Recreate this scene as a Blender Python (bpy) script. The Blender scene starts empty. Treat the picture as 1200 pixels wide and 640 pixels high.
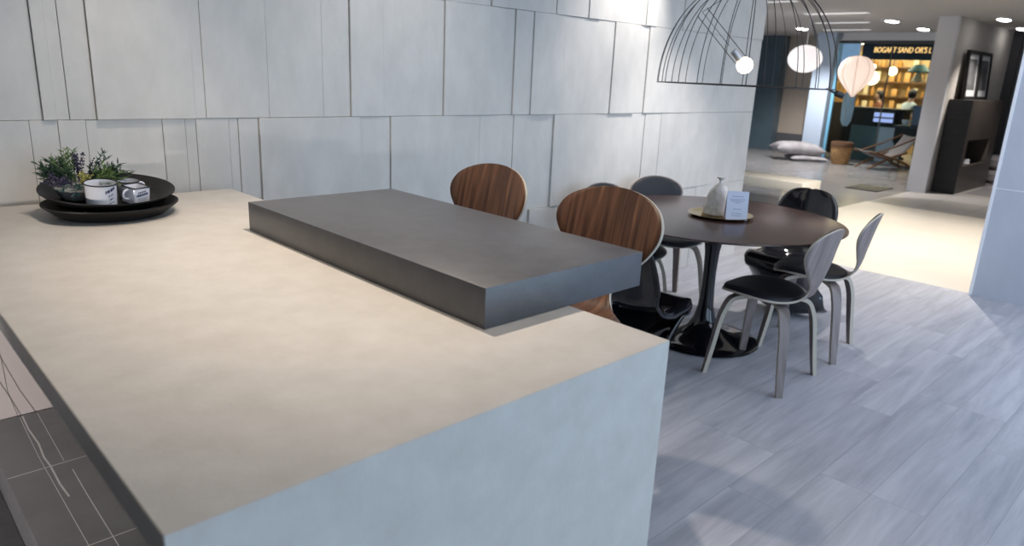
import bpy, bmesh, math, random
from mathutils import Vector, Matrix
random.seed(7)
PI = math.pi
SC = bpy.context.scene
COL = SC.collection

# ------------------------------------------------------------------ materials
def mat(name, col, rough=0.5, metal=0.0, spec=0.5, noise=0.0, scale=8.0, stretch=(1, 1, 1), col2=None,
        bump=0.0, bscale=60.0, coat=0.0, trans=0.0, emit=None, estr=0.0, detail=6.0, ior=1.45, lo=0.35, hi=0.65):
    m = bpy.data.materials.new(name); m.use_nodes = True
    nt = m.node_tree; N = nt.nodes; L = nt.links
    b = N['Principled BSDF']
    b.inputs['Base Color'].default_value = (*col, 1)
    b.inputs['Roughness'].default_value = rough
    b.inputs['Metallic'].default_value = metal
    b.inputs['Specular IOR Level'].default_value = spec
    b.inputs['Coat Weight'].default_value = coat
    b.inputs['Coat Roughness'].default_value = 0.05
    b.inputs['Transmission Weight'].default_value = trans
    b.inputs['IOR'].default_value = ior
    if emit:
        b.inputs['Emission Color'].default_value = (*emit, 1)
        b.inputs['Emission Strength'].default_value = estr
    if noise > 0 or bump > 0:
        tc = N.new('ShaderNodeTexCoord'); mp = N.new('ShaderNodeMapping')
        mp.inputs['Scale'].default_value = stretch
        L.new(tc.outputs['Object'], mp.inputs['Vector'])
    if noise > 0:
        n = N.new('ShaderNodeTexNoise'); n.inputs['Scale'].default_value = scale
        n.inputs['Detail'].default_value = detail; n.inputs['Roughness'].default_value = 0.62
        L.new(mp.outputs[0], n.inputs['Vector'])
        r = N.new('ShaderNodeValToRGB')
        c2 = col2 if col2 else tuple(c * (1 - noise) for c in col)
        r.color_ramp.elements[0].position = lo; r.color_ramp.elements[0].color = (*c2, 1)
        r.color_ramp.elements[1].position = hi; r.color_ramp.elements[1].color = (*col, 1)
        L.new(n.outputs['Fac'], r.inputs[0]); L.new(r.outputs[0], b.inputs['Base Color'])
    if bump > 0:
        n2 = N.new('ShaderNodeTexNoise'); n2.inputs['Scale'].default_value = bscale
        n2.inputs['Detail'].default_value = 4
        L.new(mp.outputs[0], n2.inputs['Vector'])
        bp = N.new('ShaderNodeBump'); bp.inputs['Strength'].default_value = bump
        bp.inputs['Distance'].default_value = 0.002
        L.new(n2.outputs['Fac'], bp.inputs['Height']); L.new(bp.outputs[0], b.inputs['Normal'])
    return m

def plank_mat():
    m = bpy.data.materials.new('wood_look_floor_tile'); m.use_nodes = True
    nt = m.node_tree; N = nt.nodes; L = nt.links; b = N['Principled BSDF']
    tc = N.new('ShaderNodeTexCoord')
    mp = N.new('ShaderNodeMapping'); mp.inputs['Location'].default_value = (-2.83 + 1.214 * 4, -0.57 + 0.2035 * 40, 0)
    L.new(tc.outputs['Object'], mp.inputs['Vector'])
    br = N.new('ShaderNodeTexBrick'); br.offset = 0.33; br.offset_frequency = 3; br.squash = 1
    br.inputs['Scale'].default_value = 1; br.inputs['Brick Width'].default_value = 1.214
    br.inputs['Row Height'].default_value = 0.2035; br.inputs['Mortar Size'].default_value = 0.0012
    br.inputs['Mortar Smooth'].default_value = 0.1; br.inputs['Bias'].default_value = 0
    br.inputs['Color1'].default_value = (0.0, 0.0, 0.0, 1); br.inputs['Color2'].default_value = (1, 1, 1, 1)
    br.inputs['Mortar'].default_value = (0.5, 0.5, 0.5, 1)
    L.new(mp.outputs[0], br.inputs['Vector'])
    # grain, shifted plank by plank
    sep = N.new('ShaderNodeVectorMath'); sep.operation = 'MULTIPLY_ADD'
    sep.inputs[1].default_value = (7.3, 3.1, 5.7)
    L.new(br.outputs['Color'], sep.inputs[0]); L.new(tc.outputs['Object'], sep.inputs[2])
    m2 = N.new('ShaderNodeMapping'); m2.inputs['Scale'].default_value = (0.75, 7.5, 1)
    L.new(sep.outputs[0], m2.inputs['Vector'])
    n = N.new('ShaderNodeTexNoise'); n.inputs['Scale'].default_value = 1.6; n.inputs['Detail'].default_value = 9
    n.inputs['Roughness'].default_value = 0.66; n.inputs['Distortion'].default_value = 0.35
    L.new(m2.outputs[0], n.inputs['Vector'])
    r = N.new('ShaderNodeValToRGB')
    r.color_ramp.elements[0].position = 0.33; r.color_ramp.elements[0].color = (0.37, 0.375, 0.42, 1)
    r.color_ramp.elements[1].position = 0.62; r.color_ramp.elements[1].color = (0.56, 0.56, 0.60, 1)
    L.new(n.outputs['Fac'], r.inputs[0])
    # plank tone
    mx = N.new('ShaderNodeMix'); mx.data_type = 'RGBA'; mx.blend_type = 'MULTIPLY'; mx.inputs[0].default_value = 1
    r2 = N.new('ShaderNodeValToRGB')
    r2.color_ramp.elements[0].color = (0.85, 0.85, 0.86, 1); r2.color_ramp.elements[1].color = (1.0, 1.0, 1.0, 1)
    L.new(br.outputs['Color'], r2.inputs[0])
    L.new(r.outputs[0], mx.inputs[6]); L.new(r2.outputs[0], mx.inputs[7])
    mx2 = N.new('ShaderNodeMix'); mx2.data_type = 'RGBA'; L.new(br.outputs['Fac'], mx2.inputs[0])
    L.new(mx.outputs[2], mx2.inputs[6]); mx2.inputs[7].default_value = (0.30, 0.30, 0.33, 1)
    L.new(mx2.outputs[2], b.inputs['Base Color'])
    b.inputs['Roughness'].default_value = 0.42
    return m

def wood_mat(name, c1, c2, rough=0.45, scale=5.0, stretch=(9, 1, 1), c3=None):
    m = bpy.data.materials.new(name); m.use_nodes = True
    nt = m.node_tree; N = nt.nodes; L = nt.links; b = N['Principled BSDF']
    tc = N.new('ShaderNodeTexCoord'); mp = N.new('ShaderNodeMapping'); mp.inputs['Scale'].default_value = stretch
    L.new(tc.outputs['Object'], mp.inputs['Vector'])
    n = N.new('ShaderNodeTexNoise'); n.inputs['Scale'].default_value = scale; n.inputs['Detail'].default_value = 7
    n.inputs['Distortion'].default_value = 0.4
    L.new(mp.outputs[0], n.inputs['Vector'])
    r = N.new('ShaderNodeValToRGB')
    r.color_ramp.elements[0].position = 0.36; r.color_ramp.elements[0].color = (*c1, 1)
    r.color_ramp.elements[1].position = 0.66; r.color_ramp.elements[1].color = (*c2, 1)
    if c3:
        e = r.color_ramp.elements.new(0.74); e.color = (*c3, 1)
    L.new(n.outputs['Fac'], r.inputs[0]); L.new(r.outputs[0], b.inputs['Base Color'])
    b.inputs['Roughness'].default_value = rough
    return m

def glass_mat(name, col, rough=0.0, ior=1.45):
    return mat(name, col, rough=rough, trans=1.0, ior=ior)

MT = dict(
    counter=mat('beige_stone', (0.62, 0.59, 0.55), 0.48, noise=0.14, scale=11, bump=0.25, bscale=90, detail=12, lo=.3, hi=.7, col2=(0.54, 0.508, 0.465)),
    slab=mat('dark_grey_stone', (0.092, 0.093, 0.102), 0.40, spec=0.8, noise=0.2, scale=16, bump=0.25, bscale=160, detail=12, lo=.3, hi=.7, col2=(0.066, 0.067, 0.073)),
    panel=mat('grey_concrete_tile', (0.66, 0.638, 0.60), 0.6, noise=0.12, scale=5, stretch=(1.6, 1, 0.8), bump=0.15, bscale=40, detail=10, col2=(0.585, 0.568, 0.535)),
    backing=mat('dark_joint_backing', (0.32, 0.32, 0.31), 0.9),
    planks=plank_mat(),
    cream_floor=mat('cream_floor_tile', (0.80, 0.74, 0.65), 0.4, noise=0.06, scale=2),
    grey_floor=mat('polished_grey_floor', (0.29, 0.288, 0.295), 0.2, noise=0.15, scale=1.5, col2=(0.23, 0.228, 0.235)),
    floor_a=mat('light_grey_floor_tile', (0.40, 0.38, 0.37), 0.45),
    floor_b=mat('mid_grey_floor_tile', (0.24, 0.23, 0.24), 0.45),
    ceiling=mat('grey_ceiling', (0.52, 0.50, 0.48), 0.9),
    white_wall=mat('white_wall', (0.62, 0.64, 0.67), 0.6, noise=0.05, scale=2),
    panel_r=mat('pale_blue_grey_tile', (0.52, 0.56, 0.63), 0.5, noise=0.10, scale=2.5, stretch=(1, 1, 0.6)),
    edge=mat('white_edge_trim', (0.85, 0.87, 0.9), 0.4),
    pier=mat('pale_grey_plaster', (0.62, 0.62, 0.64), 0.7),
    taupe=mat('taupe_plaster', (0.46, 0.43, 0.40), 0.8, noise=0.12, scale=2),
    beige=mat('beige_panel', (0.50, 0.43, 0.37), 0.8, noise=0.1, scale=1.5),
    dgrey=mat('dark_grey_wall', (0.10, 0.105, 0.115), 0.7),
    fp_side=mat('black_cladding', (0.03, 0.03, 0.034), 0.5, noise=0.3, scale=4, stretch=(1, 1, 6)),
    fp_front=mat('brown_black_cladding', (0.085, 0.07, 0.062), 0.35, noise=0.2, scale=3),
    black=mat('black_satin', (0.012, 0.012, 0.013), 0.5),
    black_gloss=mat('black_gloss', (0.006, 0.006, 0.008), 0.07, coat=0.5),
    black_fabric=mat('black_leather', (0.012, 0.013, 0.018), 0.55, bump=0.3, bscale=300),
    tray=mat('black_tray', (0.010, 0.0095, 0.0095), 0.5, spec=0.3, bump=0.3, bscale=60),
    table=wood_mat('dark_brown_veneer', (0.045, 0.024, 0.021), (0.070, 0.038, 0.033), 0.24, 3.5, (1.2, 9, 1)),
    walnut=wood_mat('walnut', (0.05, 0.022, 0.013), (0.16, 0.076, 0.042), 0.45, 4.0, (12, 1, 0.7), (0.30, 0.155, 0.08)),
    gwalnut=wood_mat('greyed_walnut', (0.17, 0.135, 0.125), (0.30, 0.25, 0.235), 0.5, 3.0, (9, 1, 0.8), (0.45, 0.40, 0.38)),
    ply=mat('plywood_edge', (0.55, 0.49, 0.40), 0.5),
    enamel=mat('white_enamel', (0.80, 0.80, 0.84), 0.15, coat=0.6),
    ink=mat('navy_print', (0.03, 0.04, 0.12), 0.6),
    ink2=mat('grey_print', (0.30, 0.33, 0.45), 0.6),
    cglass=mat('smoky_ribbed_glass', (0.52, 0.52, 0.48), 0.15, trans=0.25, noise=0.3, scale=20),
    leaf=mat('green_leaf', (0.075, 0.14, 0.075), 0.5, noise=0.5, scale=60, col2=(0.025, 0.05, 0.035)),
    leaf2=mat('lime_leaf', (0.22, 0.30, 0.12), 0.5, noise=0.4, scale=60, col2=(0.08, 0.17, 0.04)),
    leaf3=mat('blue_green_leaf', (0.045, 0.11, 0.10), 0.5),
    lav=mat('purple_flower', (0.085, 0.075, 0.12), 0.7, noise=0.4, scale=80, col2=(0.035, 0.03, 0.07)),
    yel=mat('yellow_flower', (0.50, 0.46, 0.12), 0.6),
    gold=mat('brass', (0.62, 0.47, 0.22), 0.18, metal=1.0),
    ceramic=mat('white_ceramic', (0.74, 0.70, 0.67), 0.12, coat=0.5, noise=0.2, scale=25, col2=(0.5, 0.46, 0.42)),
    paper=mat('white_card', (0.72, 0.76, 0.90), 0.5),
    wire=mat('black_wire', (0.02, 0.018, 0.018), 0.4),
    bulb=mat('lit_bulb', (1, 0.95, 0.85), 0.3, emit=(1.0, 0.83, 0.58), estr=14),
    socket=mat('grey_metal_socket', (0.42, 0.42, 0.43), 0.35, metal=0.6),
    opal=mat('opal_glass', (0.9, 0.88, 0.9), 0.3, emit=(1.0, 0.94, 0.93), estr=0.6),
    balloon=mat('paper_shade', (0.85, 0.70, 0.60), 0.6, emit=(1.0, 0.78, 0.66), estr=0.62),
    balloon2=mat('paper_seam', (0.72, 0.56, 0.47), 0.6),
    cushion=mat('grey_cushion_fabric', (0.42, 0.405, 0.43), 0.9, noise=0.35, scale=5, bump=0.4, bscale=30),
    basket=mat('tan_basket', (0.42, 0.24, 0.10), 0.7, noise=0.4, scale=14),
    basket_in=mat('basket_inside', (0.10, 0.05, 0.025), 0.8),
    oak=mat('oiled_oak', (0.16, 0.08, 0.038), 0.5, noise=0.3, scale=8),
    sling=mat('grey_canvas', (0.16, 0.155, 0.16), 0.85),
    bench=mat('cream_bench', (0.74, 0.70, 0.62), 0.5),
    light=mat('downlight_glow', (1, 1, 1), 0.3, emit=(1.0, 0.97, 0.95), estr=14),
    linear=mat('linear_glow', (0.8, 0.8, 0.8), 0.4, emit=(1.0, 0.95, 0.92), estr=0.35),
    glass=mat('shop_glass', (0.75, 0.88, 0.92), 0.02, trans=1.0, ior=1.05),
    bluepil=mat('pale_blue_pier', (0.50, 0.60, 0.74), 0.4),
    bluegl=mat('dark_blue_glass_wall', (0.11, 0.16, 0.20), 0.12, noise=0.2, scale=1.2),
    frame=mat('dark_metal_frame', (0.05, 0.052, 0.06), 0.5),
    signbg=mat('navy_fascia', (0.02, 0.032, 0.05), 0.5),
    signtx=mat('lit_sign_letters', (0.9, 0.6, 0.25), 0.5, emit=(1.0, 0.55, 0.2), estr=1.1),
    sky=mat('pale_blue_panel', (0.30, 0.45, 0.66), 0.6, noise=0.4, scale=2.5, emit=(0.40, 0.58, 0.85), estr=0.35, col2=(0.18, 0.3, 0.45)),
    cafe_wall=mat('cafe_wall', (0.80, 0.62, 0.33), 0.8, noise=0.5, scale=3, col2=(0.50, 0.32, 0.14)),
    cafe_brown=mat('cafe_brown_brick', (0.10, 0.055, 0.035), 0.8, noise=0.5, scale=9),
    warm=mat('cafe_lamp_glow', (1, 0.9, 0.7), 0.5, emit=(1.0, 0.80, 0.48), estr=3.0),
    teal=mat('teal_panel', (0.10, 0.16, 0.18), 0.4),
    tealb=mat('teal_shade', (0.05, 0.18, 0.20), 0.5),
    screen=mat('blue_screen', (0.2, 0.25, 0.5), 0.3, emit=(0.45, 0.5, 0.85), estr=0.7),
    whitebox=mat('white_panel', (0.62, 0.68, 0.78), 0.5),
    skin=mat('skin', (0.50, 0.31, 0.23), 0.6),
    shirt=mat('pale_blue_shirt', (0.55, 0.64, 0.70), 0.8),
    brownshirt=mat('rust_shirt', (0.22, 0.08, 0.04), 0.8),
    trousers=mat('navy_trousers', (0.03, 0.045, 0.08), 0.8),
    hair=mat('dark_hair', (0.015, 0.015, 0.02), 0.6),
    jar1=mat('amber_jar', (0.45, 0.22, 0.05), 0.3), jar2=mat('cream_box', (0.70, 0.60, 0.40), 0.6), jar3=mat('orange_box', (0.60, 0.34, 0.12), 0.6),
    marble_d=mat('dark_marble_tile', (0.15, 0.152, 0.165), 0.25, noise=0.25, scale=3),
    marble_l=mat('pale_marble_tile', (0.66, 0.60, 0.60), 0.4, noise=0.06, scale=2),
    vein=mat('pale_vein', (0.45, 0.44, 0.44), 0.3),
    vein_d=mat('grey_vein', (0.28, 0.25, 0.25), 0.4),
    dark_low=mat('charcoal_floor_tile', (0.06, 0.06, 0.066), 0.45, noise=0.3, scale=6),
    cab=mat('dark_taupe_cabinet', (0.12, 0.105, 0.09), 0.6),
    leftwall=mat('brown_timber_wall', (0.13, 0.085, 0.055), 0.7),
    photo=mat('charcoal_photo', (0.07, 0.07, 0.075), 0.4, noise=0.6, scale=6, col2=(0.16, 0.16, 0.165)),
    mount=mat('white_mount', (0.62, 0.63, 0.64), 0.6),
)

# ------------------------------------------------------------------ helpers
def tag(o, label=None, cat=None, group=None, kind=None):
    if label: o['label'] = label
    if cat: o['category'] = cat
    if group: o['group'] = group
    if kind: o['kind'] = kind
    return o

def obj(name, bm, mats, parent=None, smooth=True, loc=None, angle=None):
    me = bpy.data.meshes.new(name)
    bmesh.ops.recalc_face_normals(bm, faces=bm.faces[:])
    bm.to_mesh(me); bm.free()
    if not isinstance(mats, (list, tuple)): mats = [mats]
    for m in mats: me.materials.append(m)
    o = bpy.data.objects.new(name, me); COL.objects.link(o)
    if smooth:
        for p in me.polygons: p.use_smooth = True
        try: me.set_sharp_from_angle(angle=math.radians(angle or 35))
        except Exception: pass
    if parent: o.parent = parent
    if loc: o.location = loc
    return o

def empty(name, loc, rz=0, label=None, cat=None, group=None):
    o = bpy.data.objects.new(name, None); COL.objects.link(o)
    o.location = loc; o.rotation_euler = (0, 0, rz); o.empty_display_size = 0.1
    return tag(o, label, cat, group)

def box(bm, x0, x1, y0, y1, z0, z1, bev=0.0, mi=0, seg=2):
    r = bmesh.ops.create_cube(bm, size=1.0)
    vs = r['verts']
    bmesh.ops.scale(bm, vec=(x1 - x0, y1 - y0, z1 - z0), verts=vs)
    bmesh.ops.translate(bm, vec=((x0 + x1) / 2, (y0 + y1) / 2, (z0 + z1) / 2), verts=vs)
    fs = list({f for v in vs for f in v.link_faces})
    for f in fs: f.material_index = mi
    if bev > 0:
        es = list({e for v in vs for e in v.link_edges})
        r2 = bmesh.ops.bevel(bm, geom=es, offset=bev, segments=seg, affect='EDGES', profile=0.5, clamp_overlap=True)
        for f in r2['faces']: f.material_index = mi
    return bm

def nbox(*a, **k):
    bm = bmesh.new(); return box(bm, *a, **k)

def lathe(bm, prof, seg=48, c=(0, 0, 0), mi=0, wob=None):
    rings = []
    for (r, z) in prof:
        if r < 1e-6:
            rings.append([bm.verts.new((c[0], c[1], c[2] + z))])
        else:
            rings.append([bm.verts.new((c[0] + r * math.cos(2 * PI * i / seg) * (wob(i, z) if wob else 1),
                                        c[1] + r * math.sin(2 * PI * i / seg) * (wob(i, z) if wob else 1), c[2] + z)) for i in range(seg)])
    for a, b in zip(rings[:-1], rings[1:]):
        for i in range(seg):
            j = (i + 1) % seg
            if len(a) == 1 and len(b) == 1: continue
            if len(a) == 1: f = bm.faces.new((a[0], b[i], b[j]))
            elif len(b) == 1: f = bm.faces.new((a[i], a[j], b[0]))
            else: f = bm.faces.new((a[i], a[j], b[j], b[i]))
            f.material_index = mi
    return bm

def tube(bm, pts, rad, seg=8, closed=False, mi=0):
    pts = [Vector(p) for p in pts]; n = len(pts)
    if not isinstance(rad, (list, tuple)): rad = [rad] * n
    rings = []; prev = None
    for i, p in enumerate(pts):
        if closed: t = pts[(i + 1) % n] - pts[i - 1]
        else: t = pts[min(i + 1, n - 1)] - pts[max(i - 1, 0)]
        t.normalize()
        if prev is None:
            a = Vector((0, 0, 1)) if abs(t.z) < 0.9 else Vector((1, 0, 0))
            u = t.cross(a).normalized()
        else:
            u = (prev - t * prev.dot(t)).normalized()
        prev = u; v = t.cross(u)
        rings.append([bm.verts.new(p + (u * math.cos(2 * PI * k / seg) + v * math.sin(2 * PI * k / seg)) * rad[i]) for k in range(seg)])
    rr = list(zip(rings[:-1], rings[1:]))
    if closed: rr.append((rings[-1], rings[0]))
    for a, b in rr:
        for k in range(seg):
            f = bm.faces.new((a[k], a[(k + 1) % seg], b[(k + 1) % seg], b[k])); f.material_index = mi
    if not closed:
        bm.faces.new(rings[0]).material_index = mi; bm.faces.new(rings[-1]).material_index = mi
    return bm

def catmull(P, n):
    out = []; m = len(P)
    for i in range(m - 1):
        p0 = P[max(i - 1, 0)]; p1 = P[i]; p2 = P[i + 1]; p3 = P[min(i + 2, m - 1)]
        for k in range(n):
            t = k / n
            out.append(tuple(0.5 * ((2 * b) + (-a + c) * t + (2 * a - 5 * b + 4 * c - d) * t * t + (-a + 3 * b - 3 * c + d) * t ** 3)
                             for a, b, c, d in zip(p0, p1, p2, p3)))
    out.append(tuple(P[-1])); return out

def copy_tree(o, parent=None):
    c = o.copy(); COL.objects.link(c); c.parent = parent
    for ch in [x for x in bpy.data.objects if x.parent == o]: copy_tree(ch, c)
    return c

def struct(name, bm, m, parent=None, smooth=False):
    o = obj(name, bm, m, parent, smooth=smooth)
    if parent is None: o['kind'] = 'structure'
    return o

WY = 3.241           # face of the tiled wall
CZ = 2.65            # ceiling

# ------------------------------------------------------------------ the setting: floors
struct('floor', nbox(-2.6, 6.55, -3.5, WY + 0.25, -0.1, 0.0), MT['planks'])
struct('floor', nbox(6.55, 10.71, -3.5, 3.75, -0.1, 0.001), MT['cream_floor'])
struct('floor', nbox(6.3, 10.71, 3.75, 10.5, -0.1, 0.0), MT['grey_floor'])
struct('floor', nbox(10.71, 24.0, 3.75, 12.5, -0.1, 0.0), MT['grey_floor'])
# patchwork of square tiles in front of the fireplace
bm = bmesh.new()
ix = 0
x = 10.71
while x < 19:
    y = -3.5
    while y < 3.74:
        box(bm, x + 0.003, min(x + 1.2, 19.2) - 0.003, y + 0.003, min(y + 0.604, 3.75) - 0.003, -0.1, 0.0, mi=(0, 0, 1, 0, 0, 1, 0)[(ix * 3 + int(y * 5)) % 7])
        y += 0.604; ix += 1
    x += 1.2
struct('floor', bm, [MT['floor_a'], MT['floor_b']])
struct('ceiling', nbox(-2.7, 24.0, -3.6, 12.5, CZ, CZ + 0.1), MT['ceiling'])

# the tiled wall with panels of different depths
Us = [0.629, 0.674, 0.719, 0.813, 1.199, 1.245, 1.538, 1.82, 1.972, 2.168, 2.465, 2.507, 2.568, 2.966, 3.101, 3.25, 3.462, 3.544, 4.04, 4.327, 4.441, 5.055, 5.774]
Ud = [.012, .034, .014, .020, .045, .030, .033, .028, .024, .048, .040, .030, .022, .046, .030, .050, .066, .050, .044, .062, .036, .056, .046, .036]
Ms = [0.581, 0.675, 0.771, 1.06, 1.153, 1.199, 1.344, 1.387, 1.483, 2.022, 2.211, 2.655, 2.847, 3.124, 3.281, 3.487, 3.865, 3.985, 4.484, 4.692, 5.877]
Md = [.020, .016, .022, .014, .020, .016, .020, .014, .022, .044, .026, .046, .028, .026, .034, .022, .046, .036, .030, .040, .044, .036]
Ts = [0.35, 0.9, 1.35, 1.9, 2.1, 2.468, 2.567, 2.903, 3.441, 3.743, 3.874, 4.373, 4.502, 4.843, 5.4]
Td = [.02, .03, .04, .03, .046, .03, .036, .030, .056, .066, .078, .058, .072, .052, .066, .050]
Ls = [0.35, 0.75, 1.2, 1.5, 1.9, 2.3, 2.7, 3.29, 3.44, 3.9, 4.4, 4.7, 5.3]
Ld = [.02, .03, .02, .03, .02, .03, .02, .024, .058, .034, .028, .04, .03, .036]
Rs = [0.2, 0.9, 1.7, 2.4, 3.2, 3.9, 4.7, 5.3]; Rd = [.02, .03, .05, .03, .06, .05, .06, .05, .06]
bm = bmesh.new()
box(bm, -2.6, 6.09, WY + 0.03, WY + 0.22, 0.0, CZ, mi=1)
for seams, dep, z0, z1 in ((Ls, Ld, 0.0, 0.7045), (Ms, Md, 0.7045, 1.3165), (Us, Ud, 1.3165, 1.9285), (Ts, Td, 1.9285, 2.5405), (Rs, Rd, 2.5405, CZ)):
    xs = [-2.6, -1.4, -0.3] + seams + [6.1]
    dd = [.03, .02] + dep
    for i in range(len(xs) - 1):
        g = 0.0008
        d = dd[min(i, len(dd) - 1)]
        box(bm, xs[i] + g, xs[i + 1] - g, WY + 0.014 - d * 0.5, WY + 0.05, z0 + g, z1 - g, bev=0.0012, mi=0, seg=1)
struct('wall_back', bm, [MT['panel'], MT['backing']])
struct('wall_left', nbox(-2.7, -2.6, -3.5, WY, 0, CZ), MT['leftwall'])  # unseen dark side wall, added to keep the counter's left face dim
# the pale tiled wall at the right with its bright edge
bm = nbox(6.512, 6.70, -3.5, 1.372, 0, CZ)
o = struct('wall_right', bm, MT['panel_r'])
bm = bmesh.new()
box(bm, 6.506, 6.512, 1.352, 1.374, 0, CZ); box(bm, 6.5095, 6.5125, -3.5, 1.352, 0.862, 0.868)
struct('trim_1', bm, MT['edge'], None)

# lounge: pier, wall, dark wall
struct('wall_pier', nbox(12.53, 12.62, 3.54, 3.82, 0, CZ), MT['pier'])
struct('wall_lounge', nbox(12.62, 15.9, 3.545, 3.815, 0, CZ), MT['taupe'])
struct('wall_far', nbox(15.9, 16.1, -3.5, 3.815, 0, CZ), MT['dgrey'])
struct('trim_2', nbox(15.8, 15.9, 3.40, 3.545, 0, CZ), MT['frame'])

# shopfront and cafe shell
struct('wall_bulkhead', nbox(15.9, 16.2, 3.82, 6.62, 2.50, CZ), MT['pier'])
struct('wall_column', nbox(15.8, 16.15, 6.72, 7.12, 0, CZ), MT['bluepil'])
struct('wall_beige', nbox(16.9, 17.0, 7.12, 8.26, 0.42, CZ), MT['beige'])
struct('baseboard_beige', nbox(16.86, 17.0, 7.12, 8.26, 0, 0.42), MT['dgrey'])
struct('wall_blue', nbox(16.6, 17.0, 8.26, 11.5, 0, CZ), MT['bluegl'])
struct('wall_lounge_left', nbox(6.1, 16.7, 11.5, 11.6, 0, CZ), MT['dgrey'])
fr = empty('window_1', (0, 0, 0)); fr['kind'] = 'structure'
bm = bmesh.new()
box(bm, 15.97, 16.03, 3.82, 6.70, 2.44, 2.50); box(bm, 15.97, 16.03, 3.82, 6.70, 0, 0.05)
for y in (6.64, 5.62): box(bm, 15.985, 16.015, y, y + (0.05 if y > 6 else 0.02), 0.05, 2.44)
obj('window_frame', bm, MT['frame'], fr, smooth=False)
obj('pane', nbox(15.995, 16.005, 3.82, 6.66, 0.05, 2.44), MT['glass'], fr, smooth=False)
struct('trim_3', nbox(15.86, 15.90, 6.60, 6.66, 0, 2.44), mat('glass_edge', (0.16, 0.42, 0.62), 0.2))
struct('wall_cafe_back', nbox(19.9, 20.0, 3.82, 8.75, 0, CZ), MT['cafe_wall'])
struct('wall_cafe_side', nbox(16.2, 19.9, 3.82, 3.9, 0, CZ), MT['cafe_brown'])
struct('wall_cafe_left', nbox(17.0, 19.9, 8.65, 8.75, 0, CZ), MT['cafe_wall'])

# ------------------------------------------------------------------ the plinth with veined tiles beside the counter
pz = 0.165; k = 1 - pz / 1.576
pl = empty('tiled_plinth', (0.6, 1.9, 0), 0, 'low plinth of polished black veined tiles beneath the counter overhang', 'plinth')
bm = bmesh.new()
ys = [0.9, 2.39 * k - 0.56, 2.39 * k, 3.01 * k, 3.19]
for a, b in zip(ys[:-1], ys[1:]):
    for xa, xb in ((0.276, 0.85), (0.853, 1.26)):
        box(bm, xa - 0.6, xb - 0.6, a + 0.001 - 1.9, b - 0.001 - 1.9, 0, pz, mi=0)
obj('tile_cladding', bm, MT['marble_d'], pl, smooth=False)
bm = bmesh.new()
def strip(bm, pts, w, z, mi=0):
    for (xa, ya), (xb, yb) in zip(pts[:-1], pts[1:]):
        d = Vector((xb - xa, yb - ya)); nn = Vector((-d.y, d.x)).normalized() * w / 2
        v = [bm.verts.new((p[0] - 0.6, p[1] - 1.9, z)) for p in ((xa + nn.x, ya + nn.y), (xb + nn.x, yb + nn.y), (xb - nn.x, yb - nn.y), (xa - nn.x, ya - nn.y))]
        v2 = [bm.verts.new((q.co.x, q.co.y, z - 0.0008)) for q in v]
        bm.faces.new(v).material_index = mi
        for i in range(4): bm.faces.new((v[i], v2[i], v2[(i + 1) % 4], v[(i + 1) % 4])).material_index = mi
zz = pz + 0.0004
for gy in (2.39 * k, 3.01 * k): strip(bm, [(0.277, gy), (1.25, gy)], 0.004, zz)
vp = [(0.456, 3.55), (0.451, 3.4), (0.456, 3.236), (0.448, 3.1), (0.452, 3.015), (0.449, 2.85), (0.454, 2.739)]
strip(bm, [(a * k, b * k) for a, b in vp], 0.006, zz)
strip(bm, [(0.51 * k, 2.934 * k), (0.506 * k, 2.7 * k), (0.504 * k, 2.348 * k), (0.50 * k, 1.9 * k)], 0.003, zz)
strip(bm, [(0.445 * k, 3.54 * k), (0.433 * k, 3.12 * k), (0.431 * k, 2.43 * k), (0.43 * k, 1.8 * k)], 0.0022, zz)
strip(bm, [(0.512 * k, 3.54 * k), (0.501 * k, 3.024 * k)], 0.002, zz)
obj('veins', bm, MT['vein'], pl, smooth=False)
# pale marble facing low on the wall
bm = nbox(-0.9, 0.95, 3.190, 3.205, 0.166, 0.78, bev=0.001)
def vstrip(bm, pts, w):
    for (xa, za), (xb, zb) in zip(pts[:-1], pts[1:]):
        d = Vector((xb - xa, zb - za)); nn = Vector((-d.y, d.x)).normalized() * w / 2
        v = [bm.verts.new((p[0], 3.1893, p[1])) for p in ((xa + nn.x, za + nn.y), (xb + nn.x, zb + nn.y), (xb - nn.x, zb - nn.y), (xa - nn.x, za - nn.y))]
        v2 = [bm.verts.new((q.co.x, 3.1905, q.co.z)) for q in v]
        bm.faces.new(v).material_index = 1
        for i in range(4): bm.faces.new((v[i], v2[i], v2[(i + 1) % 4], v[(i + 1) % 4])).material_index = 1
vstrip(bm, [(0.455, 0.166), (0.415, 0.27), (0.372, 0.42), (0.34, 0.6)], 0.003)
vstrip(bm, [(0.405, 0.166), (0.39, 0.22), (0.35, 0.34), (0.30, 0.5)], 0.003)
vstrip(bm, [(0.395, 0.166), (0.375, 0.28), (0.372, 0.42)], 0.0022)
struct('wall_tile_low', bm, [MT['marble_l'], MT['vein_d']])
struct('floor_low', nbox(-2.6, 0.274, 0.2, 3.19, 0.0, 0.006), MT['dark_low'])

# ------------------------------------------------------------------ counter
c = empty('kitchen_counter', (0.77, 2.0, 0), 0, 'long beige stone kitchen counter with pale waterfall end panel', 'counter')
ox, oy = 0.77, 2.0
bm = bmesh.new()
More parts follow.
